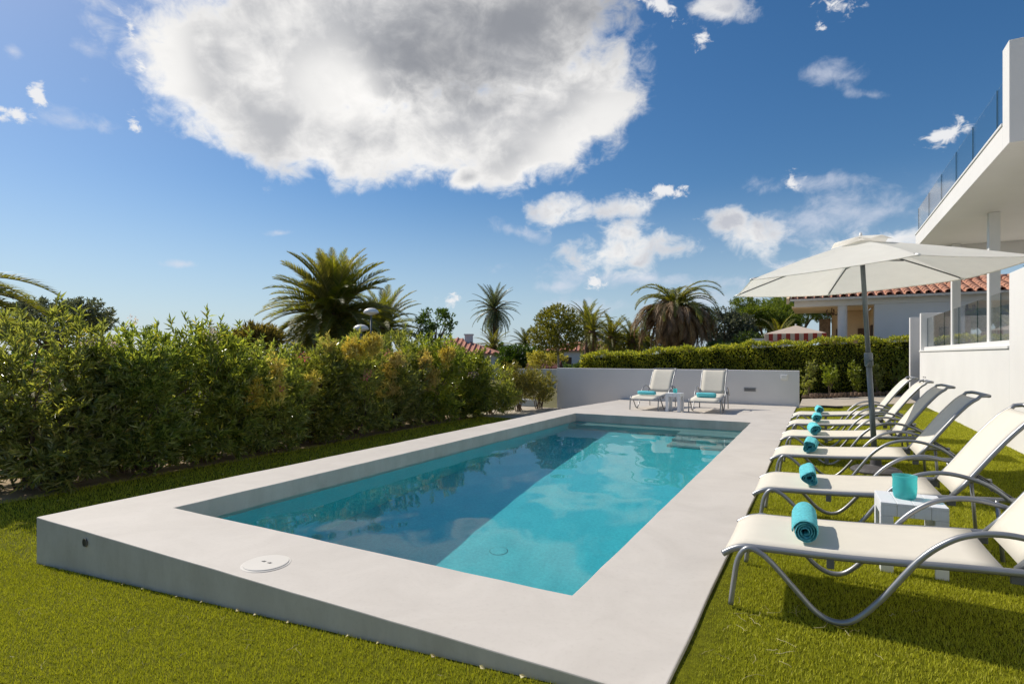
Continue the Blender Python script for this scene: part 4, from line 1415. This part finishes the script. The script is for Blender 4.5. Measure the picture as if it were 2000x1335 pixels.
for k, (x, y, h, sp_, sh, turn, lab, ny_, np_, nw_) in enumerate(OLEANDERS):
    t = thing('oleander_shrub', lab, 'shrub', (x, y, -.37), R(turn), 'oleanders along the lawn')
    Lm, stm, T_, D_ = SHAPES[sh]
    hs = h / (2.48 if k < 3 else 2.56)
    sp_ *= 1.04
    lo = bpy.data.objects.new('leaves', Lm)
    COL.objects.link(lo)
    lo.parent = t
    lo.scale = (sp_, sp_, hs)
    if k < 3:
        so = stm.build('stems', MAT['bark'], t)
        SHAPES[sh] = (Lm, stm, T_, D_)
        stm.data = so.data
    else:
        so = bpy.data.objects.new('stems', stm.data)
        COL.objects.link(so)
        so.parent = t
    so.scale = (sp_, sp_, hs)
    rg = np.random.default_rng(100 + k)
    # tips that look towards the pool (world +x side) and up
    ang = R(turn)
    wx = T_[:, 0] * math.cos(ang) - T_[:, 1] * math.sin(ang)
    wy = T_[:, 0] * math.sin(ang) + T_[:, 1] * math.cos(ang)
    bear = math.hypot(x, y)
    fc = (-x * wx - y * wy) / bear            # towards the pool side
    cand = np.where((fc > .72) & (T_[:, 2] > .9))[0]
    top = np.where((fc > .35) & (T_[:, 2] > 1.95))[0]
    S = np.array([sp_, sp_, hs])
    if ny_:
        ii = rg.choice(top if k == 5 else cand, ny_)
        for q, i in enumerate(ii):
            c = T_[i] * S * np.array([1.10, 1.10, 1.04])
            tp = c + rg.normal(size=(22, 3)) * np.array([.075, .075, .10])
            p, d = sprigs(tp, np.tile(D_[i], (22, 1)) + rg.normal(size=(22, 3)) * .4, 11, .45, rg, .14)
            link('yellow_spray', leaf_mesh('yellow_spray', p, d, .12, .022, MAT['oleander_yellow'], k * 10 + q), t)
    for num, key, src in ((np_, 'pink', cand), (nw_, 'palepink', top if k in (1, 2) else cand)):
        if num:
            ii = rg.choice(src, num)
            me = flower_mesh(T_[ii] * S * np.array([1.12, 1.12, 1.05]), MAT[key], k, 24, .034, .05)
            link('blossom', me, t)

def small_bush(name, label, cat, loc, r, h, m, n, leaf, seed, group=None, stems=8, lean=.5, smat='bark', low=.15, w=.3):
    t = thing(name, label, cat, loc, 0, group)
    rg = np.random.default_rng(seed)
    lumps = [(0, 0, h * .55, r * .8, r * .8, h * .42)]
    for k in range(6):
        a = rg.uniform(0, 6.28)
        lumps.append((math.cos(a) * r * .5, math.sin(a) * r * .5, h * rg.uniform(low + .12, .8), r * .5, r * .5, h * .24))
    T, D = blob_points(lumps, n, rg, .35)
    T[:, 2] = np.maximum(T[:, 2], h * low)
    P, LD = sprigs(T, D + np.array([0, 0, lean]), 9, .5, rg, leaf * 1.4)
    link('leaves', leaf_mesh('leaves', P, LD, leaf, leaf * w, m, seed), t)
    st = MB()
    r2 = random.Random(seed)
    for k in range(stems):
        e = Vector(T[r2.randrange(n)])
        s = Vector((r2.uniform(-.15, .15) * r, r2.uniform(-.15, .15) * r, 0))
        st.tube([s, s.lerp(e, .5) + Vector((0, 0, .15 * h)), e], [.014 * min(1.2, h), .010, .004], 5)
    st.build('stems', MAT[smat], t)
    return t

small_bush('oleander_shrub', 'low oleander with white blossoms at the far end of the row', 'shrub', (-8.5, 14.3, -.37), .95, 1.72, MAT['oleander'], 800, .115, 31, 'oleanders along the lawn', 9, .6, w=.2, low=.06)
small_bush('oleander_shrub', 'low bronze green oleander, second from the grey wall', 'shrub', (-8.2, 15.4, -.37), .8, 1.62, MAT['clipped'], 620, .10, 32, 'oleanders along the lawn', 9, .8, w=.2, low=.12)
small_bush('oleander_shrub', 'thin upright oleander with bare stems beside the left end of the grey wall', 'shrub', (-8.0, 16.4, -.37), .75, 1.5, MAT['clipped'], 500, .10, 33, 'oleanders along the lawn', 10, 1.0, w=.2, low=.18)

# ------------------------------------------------------------------ clipped hedge at the back with young shrubs and log edging
def build_hedge():
    rg = np.random.default_rng(41)
    def front(x):
        return np.where(x < -.5, 22.4, 22.4 + .33 * (x + .5))
    def topz(x):
        return np.interp(x, [-9, -7.8, -.66, 2.65], [1.34, 1.42, 1.84, 1.97])
    t = thing('clipped_hedge', 'long clipped green hedge behind the grey wall and the planting bed', 'hedge', (-3, 22.6, -.4))
    off = np.array([-3, 22.6, -.4])
    n = 34000
    x = rg.uniform(-9.0, 2.9, n)
    lump = .10 * np.sin(x * 2.1) + .08 * np.sin(x * 5.3 + 1) + .05 * np.sin(x * 11 + 2)
    tz = topz(x) + lump * .5
    top = rg.uniform(0, 1, n) < .28
    z = np.where(top, tz + rg.normal(size=n) * .035, -.35 + (tz + .35) * rg.uniform(0, 1, n))
    y = np.where(top, front(x) + rg.uniform(0, 1.0, n), front(x) + .09 * np.sin(z * 4 + x * 3) + np.abs(rg.normal(size=n)) * .13 + .07 * np.sin(x * 7 + z * 5) + .12 * (z < .2))
    P = np.stack([x, y, z], -1)
    D = np.where(top[:, None], np.array([0, -.2, 1.0]), np.array([0, -1.0, .55])) + rg.normal(size=(n, 3)) * .7
    # a few stray shoots above the cut line
    link('leaves', leaf_mesh('leaves', P - off, D, .085, .042, MAT['hedge'], 42, .2, .15), t)
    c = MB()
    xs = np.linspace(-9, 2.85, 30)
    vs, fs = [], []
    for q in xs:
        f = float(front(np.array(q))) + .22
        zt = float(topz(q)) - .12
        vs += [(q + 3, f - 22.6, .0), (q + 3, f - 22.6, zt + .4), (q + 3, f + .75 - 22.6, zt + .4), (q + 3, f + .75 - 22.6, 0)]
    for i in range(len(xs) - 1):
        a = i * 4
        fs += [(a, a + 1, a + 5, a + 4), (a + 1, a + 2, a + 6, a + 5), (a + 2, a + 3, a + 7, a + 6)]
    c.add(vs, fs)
    c.build('hedge_core', mat('dark_core', (0.022, 0.026, 0.008), .95, .4, 12, bump=1.0, bscale=20, spec=0.05), t)  # added solid core against see-through, dark to stand for the inner shade
build_hedge()

YOUNG = [(-.38, 20.75, 1.15, .32, 'young yellow green shrub right beside the end of the grey wall'),
         (.28, 21.5, 1.05, .30, 'young yellow green shrub in the bed, second from the grey wall'),
         (1.02, 22.25, 1.2, .26, 'young slim shrub in the bed just left of the parasol pole'),
         (1.72, 22.85, 1.1, .30, 'young shrub in the bed just right of the parasol pole'),
         (2.28, 23.3, 1.35, .34, 'tallest young shrub in the bed, nearest the villa')]
for k, (x, y, h, r, lab) in enumerate(YOUNG):
    small_bush('young_shrub', lab, 'shrub', (x, y, .05), r, h, MAT['young'], 70, .09, 60 + k, 'young shrubs before the clipped hedge', 5, .8, 'bark', .05, .42)
lg = thing('log_edging', 'low edging of upright logs along the planting bed', 'edging', (0, 20.6, 0))
rr = random.Random(12)
for i in range(24):
    f = i / 23
    x, y = -.25 + 2.7 * f, 20.31 + 3.2 * f
    h = .16 + rr.uniform(-.02, .03)
    m = MB().lathe([(.055, 0), (.056, h - .012), (.048, h), (0, h)], 9)
    m.build('log', MAT['log'], lg, loc=(x, y - 20.6, -.02))
ph = MB().tube(smooth_path([(0, 0, .03), (.22, .05, .034), (.45, .02, .03), (.6, .1, .03)], 4), .03, 10)
tag(ph.build('hose_end', MAT['black'], smooth=True, loc=(-.1, 16.75, .0)), 'short black hose lying at the far edge of the lawn', 'hose')

# ------------------------------------------------------------------ palms
def frond_mesh(name, L, droop, seed, m, rm, n=44, ll=.42, vee=.45, curl=0.0, wid=.03, thick=.02):
    """one feather frond along +x, drooping under its weight"""
    rg = random.Random(seed)
    mb = MB()
    K = 12
    pts, ang = [Vector((0, 0, 0))], 0.0
    for i in range(K):
        ang = -droop * ((i + 1) / K) ** 1.5
        pts.append(pts[-1] + Vector((math.cos(ang), 0, math.sin(ang))) * (L / K))
    mb.tube(pts, [thick * (1 - .8 * i / K) for i in range(K + 1)], 4, mi=1, cap=False)
    for s in (-1, 1):
        for i in range(n):
            t = .10 + .89 * (i + rg.uniform(-.3, .3)) / n
            f = t * K
            a = min(K - 1, int(f))
            p = pts[a].lerp(pts[a + 1], f - a)
            tg = (pts[a + 1] - pts[a]).normalized()
            nrm = Vector((-tg.z, 0, tg.x))
            le = L * ll * (math.sin(math.pi * min(1, .18 + .82 * t)) ** .6) * .5 * rg.uniform(.85, 1.1)
            d = (tg * (.55 + .55 * t) + Vector((0, s, 0)) * .85 + nrm * (vee + rg.uniform(-.18, .18))).normalized()
            w = wid * (1 - .4 * t)
            q = p + d * le * .5 - Vector((0, 0, curl * le * .2))
            e = p + d * le - Vector((0, 0, (.16 + curl) * le))
            sd = tg * w
            mb.add([p - sd * .4, p + sd * .4, q + sd * .5, e, q - sd * .5], [(0, 1, 2, 4), (4, 2, 3)])
    me = bpy.data.meshes.new(name)
    me.from_pydata(mb.v, [], mb.f)
    me.materials.append(m)
    me.materials.append(rm)
    me.polygons.foreach_set('material_index', mb.mi)
    me.update()
    return me

FR = dict(
    big=[frond_mesh('frond', 3.5, d, 50 + i, MAT['palm'], MAT['rachis'], 66, .34, .42, 0, .066, .04) for i, d in enumerate((.75, 1.0, 1.25))],
    skirt=[frond_mesh('frond', 3.0, d, 55 + i, MAT['palm'], MAT['rachis'], 56, .27, .30, .25, .064, .04) for i, d in enumerate((2.0, 2.3, 2.55))],
    slim=[frond_mesh('frond', 2.4, d, 60 + i, MAT['palm_grey'], MAT['rachis'], 46, .30, .3, .1, .050, .04) for i, d in enumerate((.6, 1.0, 1.4))],
    small=[frond_mesh('frond', 1.8, d, 70 + i, MAT['palm'], MAT['rachis'], 34, .34, .35, 0, .050, .03) for i, d in enumerate((.8, 1.2, 1.6))],
    deadskirt=[frond_mesh('dead_frond', 3.0, d, 85 + i, MAT['dead'], MAT['deadrachis'], 54, .26, .08, .5, .070, .04) for i, d in enumerate((1.9, 2.2, 2.5))],
    dead=[frond_mesh('dead_frond', 2.7, d, 80 + i, MAT['dead'], MAT['deadrachis'], 44, .24, .02, .5, .060, .04) for i, d in enumerate((.45, .7, 1.0))],
)

def palm(label, loc, trunk_h, r0, r1, kind, n, scale=1.0, e_hi=86, e_lo=-35, seed=1, dead=0, dead_lo=-82, dead_hi=-45, group='palms in the neighbouring gardens', pw=1.0, deadkind='dead'):
    t = thing('palm_tree', label, 'palm tree', loc, 0, group)
    rg = random.Random(seed)
    tr = MB()
    k = 14
    lean = (rg.uniform(-.1, .1) * trunk_h * .3, rg.uniform(-.1, .1) * trunk_h * .3)
    pts, rs = [], []
    for i in range(k + 1):
        f = i / k
        pts.append((lean[0] * f * f, lean[1] * f * f, trunk_h * f))
        rs.append((r0 + (r1 - r0) * f) * (1.06 if i % 2 else .95))
    tr.tube(pts, rs, 12)
    tr.build('trunk', MAT['palmbark'], t)
    head = Vector(pts[-1])
    # the swollen boss of old leaf bases
    MB().lathe([(r1 * .9, -.35), (r1 * 1.5, -.05), (r1 * 1.35, .2), (r1 * .5, .42), (0, .5)], 12).build('boss', MAT['palmbark'], t, loc=head)
    for i in range(n):
        f = (i + .5) / n
        el = e_hi + (e_lo - e_hi) * f ** pw + rg.uniform(-6, 6)
        az = i * 137.5 + rg.uniform(-12, 12)
        me = FR[kind][0 if el > 45 else (1 if el > 0 else rg.choice((1, 2)))]
        o = bpy.data.objects.new('frond', me)
        COL.objects.link(o)
        o.parent = t
        o.location = head + Vector((0, 0, .12 + .2 * (1 - f)))
        o.rotation_euler = Euler((R(rg.uniform(-25, 25)), -R(el), R(az)), 'XYZ')
        s = scale * rg.uniform(.86, 1.08)
        o.scale = (s, s, s)
    for i in range(dead):
        el = rg.uniform(dead_lo, dead_hi)
        o = bpy.data.objects.new('dead_frond', FR[deadkind][rg.choice((0, 0, 1, 2))])
        COL.objects.link(o)
        o.parent = t
        o.location = head + Vector((0, 0, rg.uniform(-.25, .1)))
        o.rotation_euler = Euler((R(rg.uniform(-30, 30)), -R(el), R(i * 137.5 + rg.uniform(-15, 15))), 'XYZ')
        s = scale * rg.uniform(.75, 1.05)
        o.scale = (s, s, s)
    return t

G = -.42
palm('huge spreading date palm rising behind the oleanders, left of centre', (-20.5, 19.6, G), 3.45, .45, .42, 'big', 150, 1.0, 88, -38, 1, 50, -75, -28, pw=.95)
palm('lower palm half hidden behind the right side of the huge date palm', (-22.6, 25.3, G), 3.1, .35, .32, 'big', 60, .85, 80, -40, 2)
palm('palm whose long fronds reach in from the left edge of the frame', (-23.9, 6.3, G), 3.55, .4, .36, 'big', 40, 1.05, 24, -25, 3)
palm('tall slim grey green palm standing free against the sky', (-27.8, 47.5, G), 6.0, .26, .2, 'slim', 58, 1.22, 86, -68, 4)
palm('small bushy palm at the foot of the tall slim palm', (-25.5, 43.0, G), 2.2, .25, .22, 'small', 34, 1.15, 85, -10, 5)
palm('small palm between the slim palm and the round clipped tree', (-25.3, 48.8, G), 2.6, .22, .2, 'small', 26, 1.15, 80, 0, 6)
palm('drooping palm just right of the round clipped tree, left trunk of the palm group', (-11.6, 31.0, G), 2.9, .2, .18, 'small', 34, 1.0, 85, -35, 7)
palm('drooping palm in the middle of the group right of the round clipped tree', (-10.95, 32.4, G), 2.6, .22, .2, 'small', 36, 1.0, 80, -35, 8)
palm('upright palm peeping over the top of the round clipped tree', (-13.3, 34.5, G), 3.6, .2, .18, 'small', 26, 1.0, 88, 10, 9)
palm('palm at the right end of the group, before the yellow green tree', (-9.9, 32.9, G), 2.4, .2, .18, 'small', 30, .95, 80, -35, 15)
palm('shaggy date palm with a skirt of hanging brown dead fronds behind the grey wall', (-6.8, 30.5, G), 4.0, .55, .5, 'skirt', 36, .98, 72, 26, 10, 200, -62, 48, pw=.9, deadkind='deadskirt')
palm('small palm between the pines and the porch of the tiled house', (-1.75, 29.4, G), 2.25, .22, .2, 'small', 18, .85, 75, -20, 11)
palm('tiny far palm seen above the tiled roof beside the villa column', (10.25, 51.2, G), 7.0, .22, .2, 'small', 24, .75, 80, -20, 12)

# ------------------------------------------------------------------ trees and bushes beyond the garden
def tree(name, label, loc, trunk_h, tr, blobs, n, leaf, m, seed, bark='bark', per=8, spread=.6, lw=.4, group='trees beyond the garden', cat='tree', shell=.45, along=1.2, limbs=7, up=.35):
    t = thing(name, label, cat, loc, 0, group)
    rg = np.random.default_rng(seed)
    T, D = blob_points(blobs, n, rg, shell)
    P, LD = sprigs(T, D + np.array([0, 0, up]), per, spread, rg, leaf * along)
    tk = MB()
    r2 = random.Random(seed)
    tk.tube(smooth_path([(0, 0, 0), (r2.uniform(-.06, .06), r2.uniform(-.06, .06), trunk_h * .5), (0, 0, trunk_h)], 4), [tr * (1.1 - .05 * i) for i in range(9)], 8)
    for k in range(limbs):
        b = blobs[k % len(blobs)]
        e = Vector((b[0] + r2.uniform(-.5, .5) * b[3], b[1] + r2.uniform(-.5, .5) * b[4], b[2] + r2.uniform(-.2, .6) * b[5]))
        s = Vector((0, 0, trunk_h * r2.uniform(.75, 1.0)))
        tk.tube(smooth_path([s, s.lerp(e, .45) + Vector((0, 0, .1 * (e - s).length)), e], 3), [tr * .55, tr * .5, tr * .42, tr * .35, tr * .26, tr * .18, tr * .1], 6)
    tk.build('trunk', MAT[bark], t, smooth=True)
    link('crown', leaf_mesh('crown', P, LD, leaf, leaf * lw, m, seed), t)
    return t

def lumps(seed, n, cx, cy, cz, rx, ry, rz, s=(.35, .55)):
    r2 = random.Random(seed)
    out = [(cx, cy, cz, rx * .72, ry * .72, rz * .72)]
    for i in range(n):
        a, b = r2.uniform(0, 6.28), r2.uniform(-.7, 1.0)
        k = r2.uniform(*s)
        q = math.sqrt(max(0, 1 - b * b * .8))
        out.append((cx + math.cos(a) * rx * .68 * q, cy + math.sin(a) * ry * .68 * q, cz + b * rz * .62, rx * k, ry * k, rz * k))
    return out

tree('olive_tree', 'dark grey green tree behind the oleanders near the left edge', (-31, 12.7, G), 2.2, .2, lumps(1, 9, 0, 0, 3.3, 2.5, 2.3, 1.25), 1500, .16, MAT['olive'], 21)
tree('gold_green_bush', 'gold green spiky bush rising behind the oleanders left of the huge palm', (-17.9, 13.0, G), 1.2, .14, lumps(2, 9, 0, 0, 2.15, 1.45, 1.3, .72), 620, .26, MAT['agave'], 22, per=9, spread=.45, lw=.16, cat='bush', up=.9)
tree('airy_tree', 'small airy tree with sparse foliage right of the huge palm', (-15.6, 21.1, G), 2.2, .06, lumps(3, 20, 0, 0, 3.0, 1.3, 1.2, 1.35, (.14, .24)), 420, .13, MAT['dark'], 23, per=6, lw=.45, limbs=14)
tree('clipped_round_tree', 'round clipped tree on a pale trunk above the left end of the grey wall', (-11.05, 24.75, G), 2.3, .075, [(0, 0, 3.0, 1.42, 1.42, 1.2), (.5, -.4, 2.7, .9, .9, .7), (-.6, -.3, 2.75, .85, .85, .7), (0, 0, 3.6, 1.0, 1.0, .7)], 1500, .11, MAT['clipped'], 24, 'palebark', per=8, spread=.7, up=.7)
tree('yellow_bush', 'bright yellow bush below the round clipped tree', (-13.8, 29.2, G), .6, .05, lumps(5, 6, 0, 0, 1.55, 1.15, .8, .62), 420, .12, MAT['yellow'], 25, cat='bush')
tree('green_bush', 'large feathery green bush between the red roof and the round clipped tree', (-17.0, 32.0, G), 1.0, .12, lumps(6, 9, 0, 0, 1.5, 1.9, 1.4, 1.15), 1400, .15, MAT['dark'], 26, cat='bush')
tree('yellow_green_tree', 'yellow green tree behind the palm group, left of the shaggy palm', (-11.0, 36.2, G), 1.6, .12, lumps(7, 9, 0, 0, 2.5, 1.8, 1.4, 1.2), 1000, .15, MAT['clipped'], 27)
tree('grey_olive_tree', 'grey green olive tree right behind the shaggy palm', (-5.4, 38.0, G), 2.4, .2, lumps(8, 10, 0, 0, 3.5, 1.9, 1.6, 1.6), 1400, .16, MAT['olive'], 28)
tree('pine_tree', 'broad bright green pine left of the tiled house', (-3.3, 41.5, G), 3.0, .2, lumps(9, 16, 0, 0, 4.5, 3.0, 2.3, 1.6, (.26, .4)), 3400, .18, MAT['pine'], 29, per=9, spread=.9, lw=.2, up=.8)
tree('pine_tree', 'taller pine close behind the porch of the tiled house', (-1.2, 46.5, G), 3.6, .2, lumps(10, 16, 0, 0, 5.5, 2.9, 2.2, 1.9, (.26, .4)), 3000, .17, MAT['pine'], 30, per=9, spread=.9, lw=.2, up=.8)
tree('round_bush', 'round dark green bush behind the hedge, left of the striped parasol', (-3.5, 29.0, G), .9, .1, lumps(11, 9, 0, 0, 1.9, 1.5, 1.1, .95), 1300, .13, MAT['dark'], 31, cat='bush')
tree('pine_tree', 'pine seen over the villa wall at the right edge', (9.7, 39.8, G), 3.6, .22, lumps(12, 14, 0, 0, 5.0, 2.3, 2.2, 1.7, (.28, .42)), 2000, .2, MAT['pine'], 32, per=9, spread=.9, lw=.2, up=.8)
tree('dark_bush', 'low dark bush hiding the foot of the pines', (-5.6, 31.5, G), .7, .1, lumps(13, 8, 0, 0, 1.5, 1.5, 1.0, .85), 1000, .13, MAT['dark'], 33, cat='bush')
tree('garden_bush', 'dark green hedge bush right of the pale tree trunk', (-12.2, 33.2, G), .6, .1, lumps(14, 9, 0, 0, 1.0, 2.3, .9, .72), 1300, .13, MAT['dark'], 34, cat='bush')
tree('garden_bush', 'dark low bush behind the white garden wall', (-16.6, 34.6, G), .5, .1, lumps(15, 8, 0, 0, .9, 2.4, .9, .8), 1100, .14, MAT['dark'], 35, cat='bush')
tree('garden_bush', 'dark shrub below the huge palm behind the oleanders', (-19.0, 20.3, G), .7, .1, lumps(16, 8, 0, 0, 1.6, 2.2, 1.2, .9), 900, .16, MAT['clipped'], 36, cat='bush')

# a far belt of greenery that reads as one mass
def far_belt():
    rg = np.random.default_rng(77)
    n = 16000
    az = np.radians(rg.uniform(-75, 30, n))
    r = rg.uniform(85, 115, n)
    h = 1.6 + .9 * np.sin(az * 31) + .6 * np.sin(az * 83 + 1) + .4 * np.sin(az * 190)
    P = np.stack([np.sin(az) * r, np.cos(az) * r, -.4 + np.abs(h + .8) * rg.uniform(0, 1, n) ** .7], -1)
    D = rg.normal(size=(n, 3)) + np.array([0, 0, .5])
    tag(link('far_greenery', leaf_mesh('far_greenery', P, D, .9, .5, MAT['dark'], 78)), kind='stuff')
far_belt()

# ------------------------------------------------------------------ houses, hut, lamps and parasol in the distance
def hip_house(label, loc, rz, lx, ly, wall, rise, over=.4):
    t = thing('far_house', label, 'house', loc, R(rz))
    MB().box(-lx / 2, lx / 2, -ly / 2, ly / 2, 0, wall).build('wall', MAT['white'], t)
    a, b = lx / 2 + over, ly / 2 + over
    rl = max(.2, (lx - ly) / 2)
    vs = [(-a, -b, wall), (a, -b, wall), (a, b, wall), (-a, b, wall), (-rl, 0, wall + rise), (rl, 0, wall + rise),
          (-a, -b, wall - .12), (a, -b, wall - .12), (a, b, wall - .12), (-a, b, wall - .12)]
    r = MB().add(vs, [(0, 1, 5, 4), (1, 2, 5), (2, 3, 4, 5), (3, 0, 4), (0, 6, 7, 1), (1, 7, 8, 2), (2, 8, 9, 3), (3, 9, 6, 0), (9, 8, 7, 6)])
    r = r.build('roof', MAT['farroof'], t)
    # courses of tiles as real ribs on the slope that faces the pool
    rb = MB()
    k = int(2 * a / .42)
    for i in range(k):
        x = -a + (i + .5) * 2 * a / k
        f = 1.0 if abs(x) <= rl else (a - abs(x)) / (a - rl)
        p0, p1 = Vector((x, -b, wall + .02)), Vector((x, -b + b * f, wall + rise * f + .02))
        rb.tube([p0, p1], .10, 5, cap=False)
    rb.build('tile_ribs', MAT['farroof'], r)
    ch = MB().box(-.3, .3, -.25, .25, 0, .9).box(-.36, .36, -.31, .31, .9, 1.0)
    ch.build('chimney', MAT['white'], r, loc=(rl * .2 + 1.0, -.9, wall + rise * .45))
    for x in (-lx * .25, lx * .2):
        w = MB().box(x - .5, x + .5, -ly / 2 - .03, -ly / 2 + .02, .9, 1.6).build('window', MAT['wood'], t)
    return t
hip_house('far white bungalow with a low red tile roof above the oleanders', (-26.2, 38.6, G), 24, 6.4, 6.2, 1.95, 1.25)
hip_house('far house whose red roof shows beside the trunks of the palm group', (-21.6, 56.0, G), 20, 8, 6, 2.3, 1.0)

hut = thing('garden_hut', 'small dark red garden hut behind the white garden wall', 'hut', (-14.7, 31.0, G), R(15))
MB().box(-.85, .85, -.6, .6, 0, 1.1).build('hut_wall', MAT['redwood'], hut)
hr = MB().add([(-1, -.75, 1.05), (1, -.75, 1.05), (1, .75, 1.05), (-1, .75, 1.05), (-1, 0, 1.5), (1, 0, 1.5)], [(0, 1, 5, 4), (2, 3, 4, 5), (0, 4, 3), (1, 2, 5), (3, 2, 1, 0)])
hr.build('hut_roof', MAT['redwood'], hut)
block('white_wall', 'low white garden wall in front of the dark red hut', 'wall', -15.2, -11.6, 28.2, 28.4, G, .62, MAT['white'], group=None)
block('white_wall', 'short low white kerb wall at the foot of the far oleanders', 'wall', -11.8, -8.7, 17.6, 17.75, G, -.18, MAT['white'])
block('white_wall', 'white garden wall left of the striped parasol behind the hedge', 'wall', -2.7, -1.25, 27.4, 27.55, G, 2.12, MAT['white'])

def street_lamp(loc, h, label):
    t = thing('street_lamp', label, 'street lamp', loc, 0, 'street lamps before the huge palm')
    MB().tube([(0, 0, 0), (0, 0, h - .1)], [.05, .035], 8).build('post', MAT['pole'], t, smooth=True)
    MB().lathe([(.05, -.12), (.10, -.1), (.30, -.03), (.31, .0), (.26, .09), (.14, .16), (0, .18)], 18).build('lamp_head', MAT['lamp'], t, smooth=True, loc=(0, 0, h))
street_lamp((-15.9, 17.2, G), 3.52, 'white mushroom street lamp, the higher one, before the right side of the huge palm')
street_lamp((-16.3, 17.05, G), 2.86, 'white mushroom street lamp, the lower one, before the right side of the huge palm')

p = thing('striped_parasol', 'pale square parasol with a red striped valance behind the hedge', 'parasol', (-.85, 24.9, 0))
W, z0, z1 = 1.05, 2.20, 2.55
pm = MB().add([(-W, -W, z0), (W, -W, z0), (W, W, z0), (-W, W, z0), (0, 0, z1)], [(0, 1, 4), (1, 2, 4), (2, 3, 4), (3, 0, 4)])
pm.build('parasol_top', MAT['pinkcloth'], p)
MB().tube([(0, 0, 0), (0, 0, z1 + .06)], .03, 8).build('parasol_pole', MAT['lamp'], p)
ns = 14
for s in range(4):
    for i in range(ns):
        a, b = -W + 2 * W * i / ns, -W + 2 * W * (i + 1) / ns
        o = W + .006
        vs = {0: [(a, -o, z0), (b, -o, z0), (b, -o, z0 - .28), (a, -o, z0 - .28)], 1: [(o, a, z0), (o, b, z0), (o, b, z0 - .28), (o, a, z0 - .28)],
              2: [(a, o, z0), (b, o, z0), (b, o, z0 - .28), (a, o, z0 - .28)], 3: [(-o, a, z0), (-o, b, z0), (-o, b, z0 - .28), (-o, a, z0 - .28)]}[s]
        MB().add(vs, [(0, 1, 2, 3)]).build('valance_stripe', MAT['redcloth'] if i % 2 else MAT['pinkcloth'], p)

# ------------------------------------------------------------------ turf blades and litter
def blades():
    rg = np.random.default_rng(9)
    cx, cy = 0.0, 0.0
    out = []
    def region(x0, x1, y0, y1, dens, h, w, keep=None):
        n = int((x1 - x0) * (y1 - y0) * dens)
        x, y = rg.uniform(x0, x1, n), rg.uniform(y0, y1, n)
        # only where the lens can see the ground
        c, s = math.cos(R(28.7)), math.sin(R(28.7))
        wd = -x * s + y * c
        rt = x * c + y * s
        ok = (wd > 1.2) & (np.abs(rt) < wd * 1.0 + .3)
        if keep is not None:
            ok &= keep(x, y)
        x, y, wd = x[ok], y[ok], wd[ok]
        pr = np.clip(3.6 / wd, .16, 1.0) ** 1.2
        k = rg.uniform(0, 1, len(x)) < pr
        x, y, pr = x[k], y[k], pr[k]
        z = np.array([gz(a) for a in x]) if len(x) < 10 else np.where(x > -.35, -.022, np.where(x < -5.8, -.39, -.022 - .368 * (-.35 - x) / 5.45))
        out.append(np.stack([x, y, z, h / pr ** .25, w / pr ** .62], -1))
    region(-.54, 2.48, 1.6, 17, 17000, .025, .0040, lambda x, y: (y < 16.6 + 1.13 * (x + .5)))
    region(-9.5, .4, .6, 2.225, 15000, .025, .0040)
    region(-8.58, -5.82, 2.22, 13.7, 6000, .032, .0045)
    A = np.concatenate(out)
    n = len(A)
    a = rg.uniform(0, 2 * np.pi, n)
    lean = rg.uniform(.1, .9, n)
    ld = rg.uniform(0, 2 * np.pi, n)
    h = A[:, 3] * rg.uniform(.6, 1.15, n)
    w = A[:, 4]
    V = np.empty((n, 3, 3))
    sx, sy = np.cos(a) * w / 2, np.sin(a) * w / 2
    V[:, 0] = np.stack([A[:, 0] - sx, A[:, 1] - sy, A[:, 2]], -1)
    V[:, 1] = np.stack([A[:, 0] + sx, A[:, 1] + sy, A[:, 2]], -1)
    V[:, 2] = np.stack([A[:, 0] + np.cos(ld) * h * lean * .7, A[:, 1] + np.sin(ld) * h * lean * .7, A[:, 2] + h * (1 - .35 * lean)], -1)
    F = np.arange(n * 3).reshape(n, 3)
    tag(link('grass_blades', fast_mesh('grass_blades', V.reshape(-1, 3), F, MAT['grass'], 3)), kind='stuff')
    print('grass blades', n)
blades()

def litter():
    rg = random.Random(17)
    m = MB()
    def wisp(x, y, L):
        z = gz(x) + .028
        a = rg.uniform(0, 6.28)
        pts = []
        px, py = x, y
        for i in range(5):
            pts.append((px, py, z + rg.uniform(-.004, .008)))
            a += rg.uniform(-.55, .55)
            px += math.cos(a) * L / 4
            py += math.sin(a) * L / 4
        m.tube(pts, [.0007, .0009, .0009, .0008, .0004], 3, cap=False)
    for i in range(46):
        x = rg.uniform(-4.6, -.3)
        wisp(x, rg.uniform(1.05, 2.15), rg.uniform(.03, .09))
    for i in range(40):
        wisp(-.45 + abs(rg.gauss(0, .28)), 1.9 + rg.uniform(0, 1.5), rg.uniform(.05, .14))
    for i in range(14):
        wisp(rg.uniform(0, 2.0), rg.uniform(2.4, 7), rg.uniform(.05, .12))
    for i in range(16):                      # bigger scraps caught along the foot of the coping
        x = -5.6 + i * .3 + rg.uniform(-.1, .1)
        z = gz(x) + .02
        y = 2.215
        a = rg.uniform(-.6, .6)
        s = rg.uniform(.008, .022)
        m.add([(x, y, z), (x + s, y - .008, z + .012), (x + 2 * s, y - .004, z + a * .01), (x + s, y - .02, z - .002)], [(0, 1, 2), (0, 2, 3)])
    for i in range(30):
        x, y = -8 + rg.uniform(0, .55), rg.uniform(3, 12)
        z, s = -.365, rg.uniform(.01, .025)
        m.add([(x, y, z), (x + s, y - s, z + .012), (x + 2 * s, y, z), (x + s, y + s, z + .006)], [(0, 1, 2), (0, 2, 3)])
    tag(m.build('leaf_litter', MAT['straw']), kind='stuff')
litter()
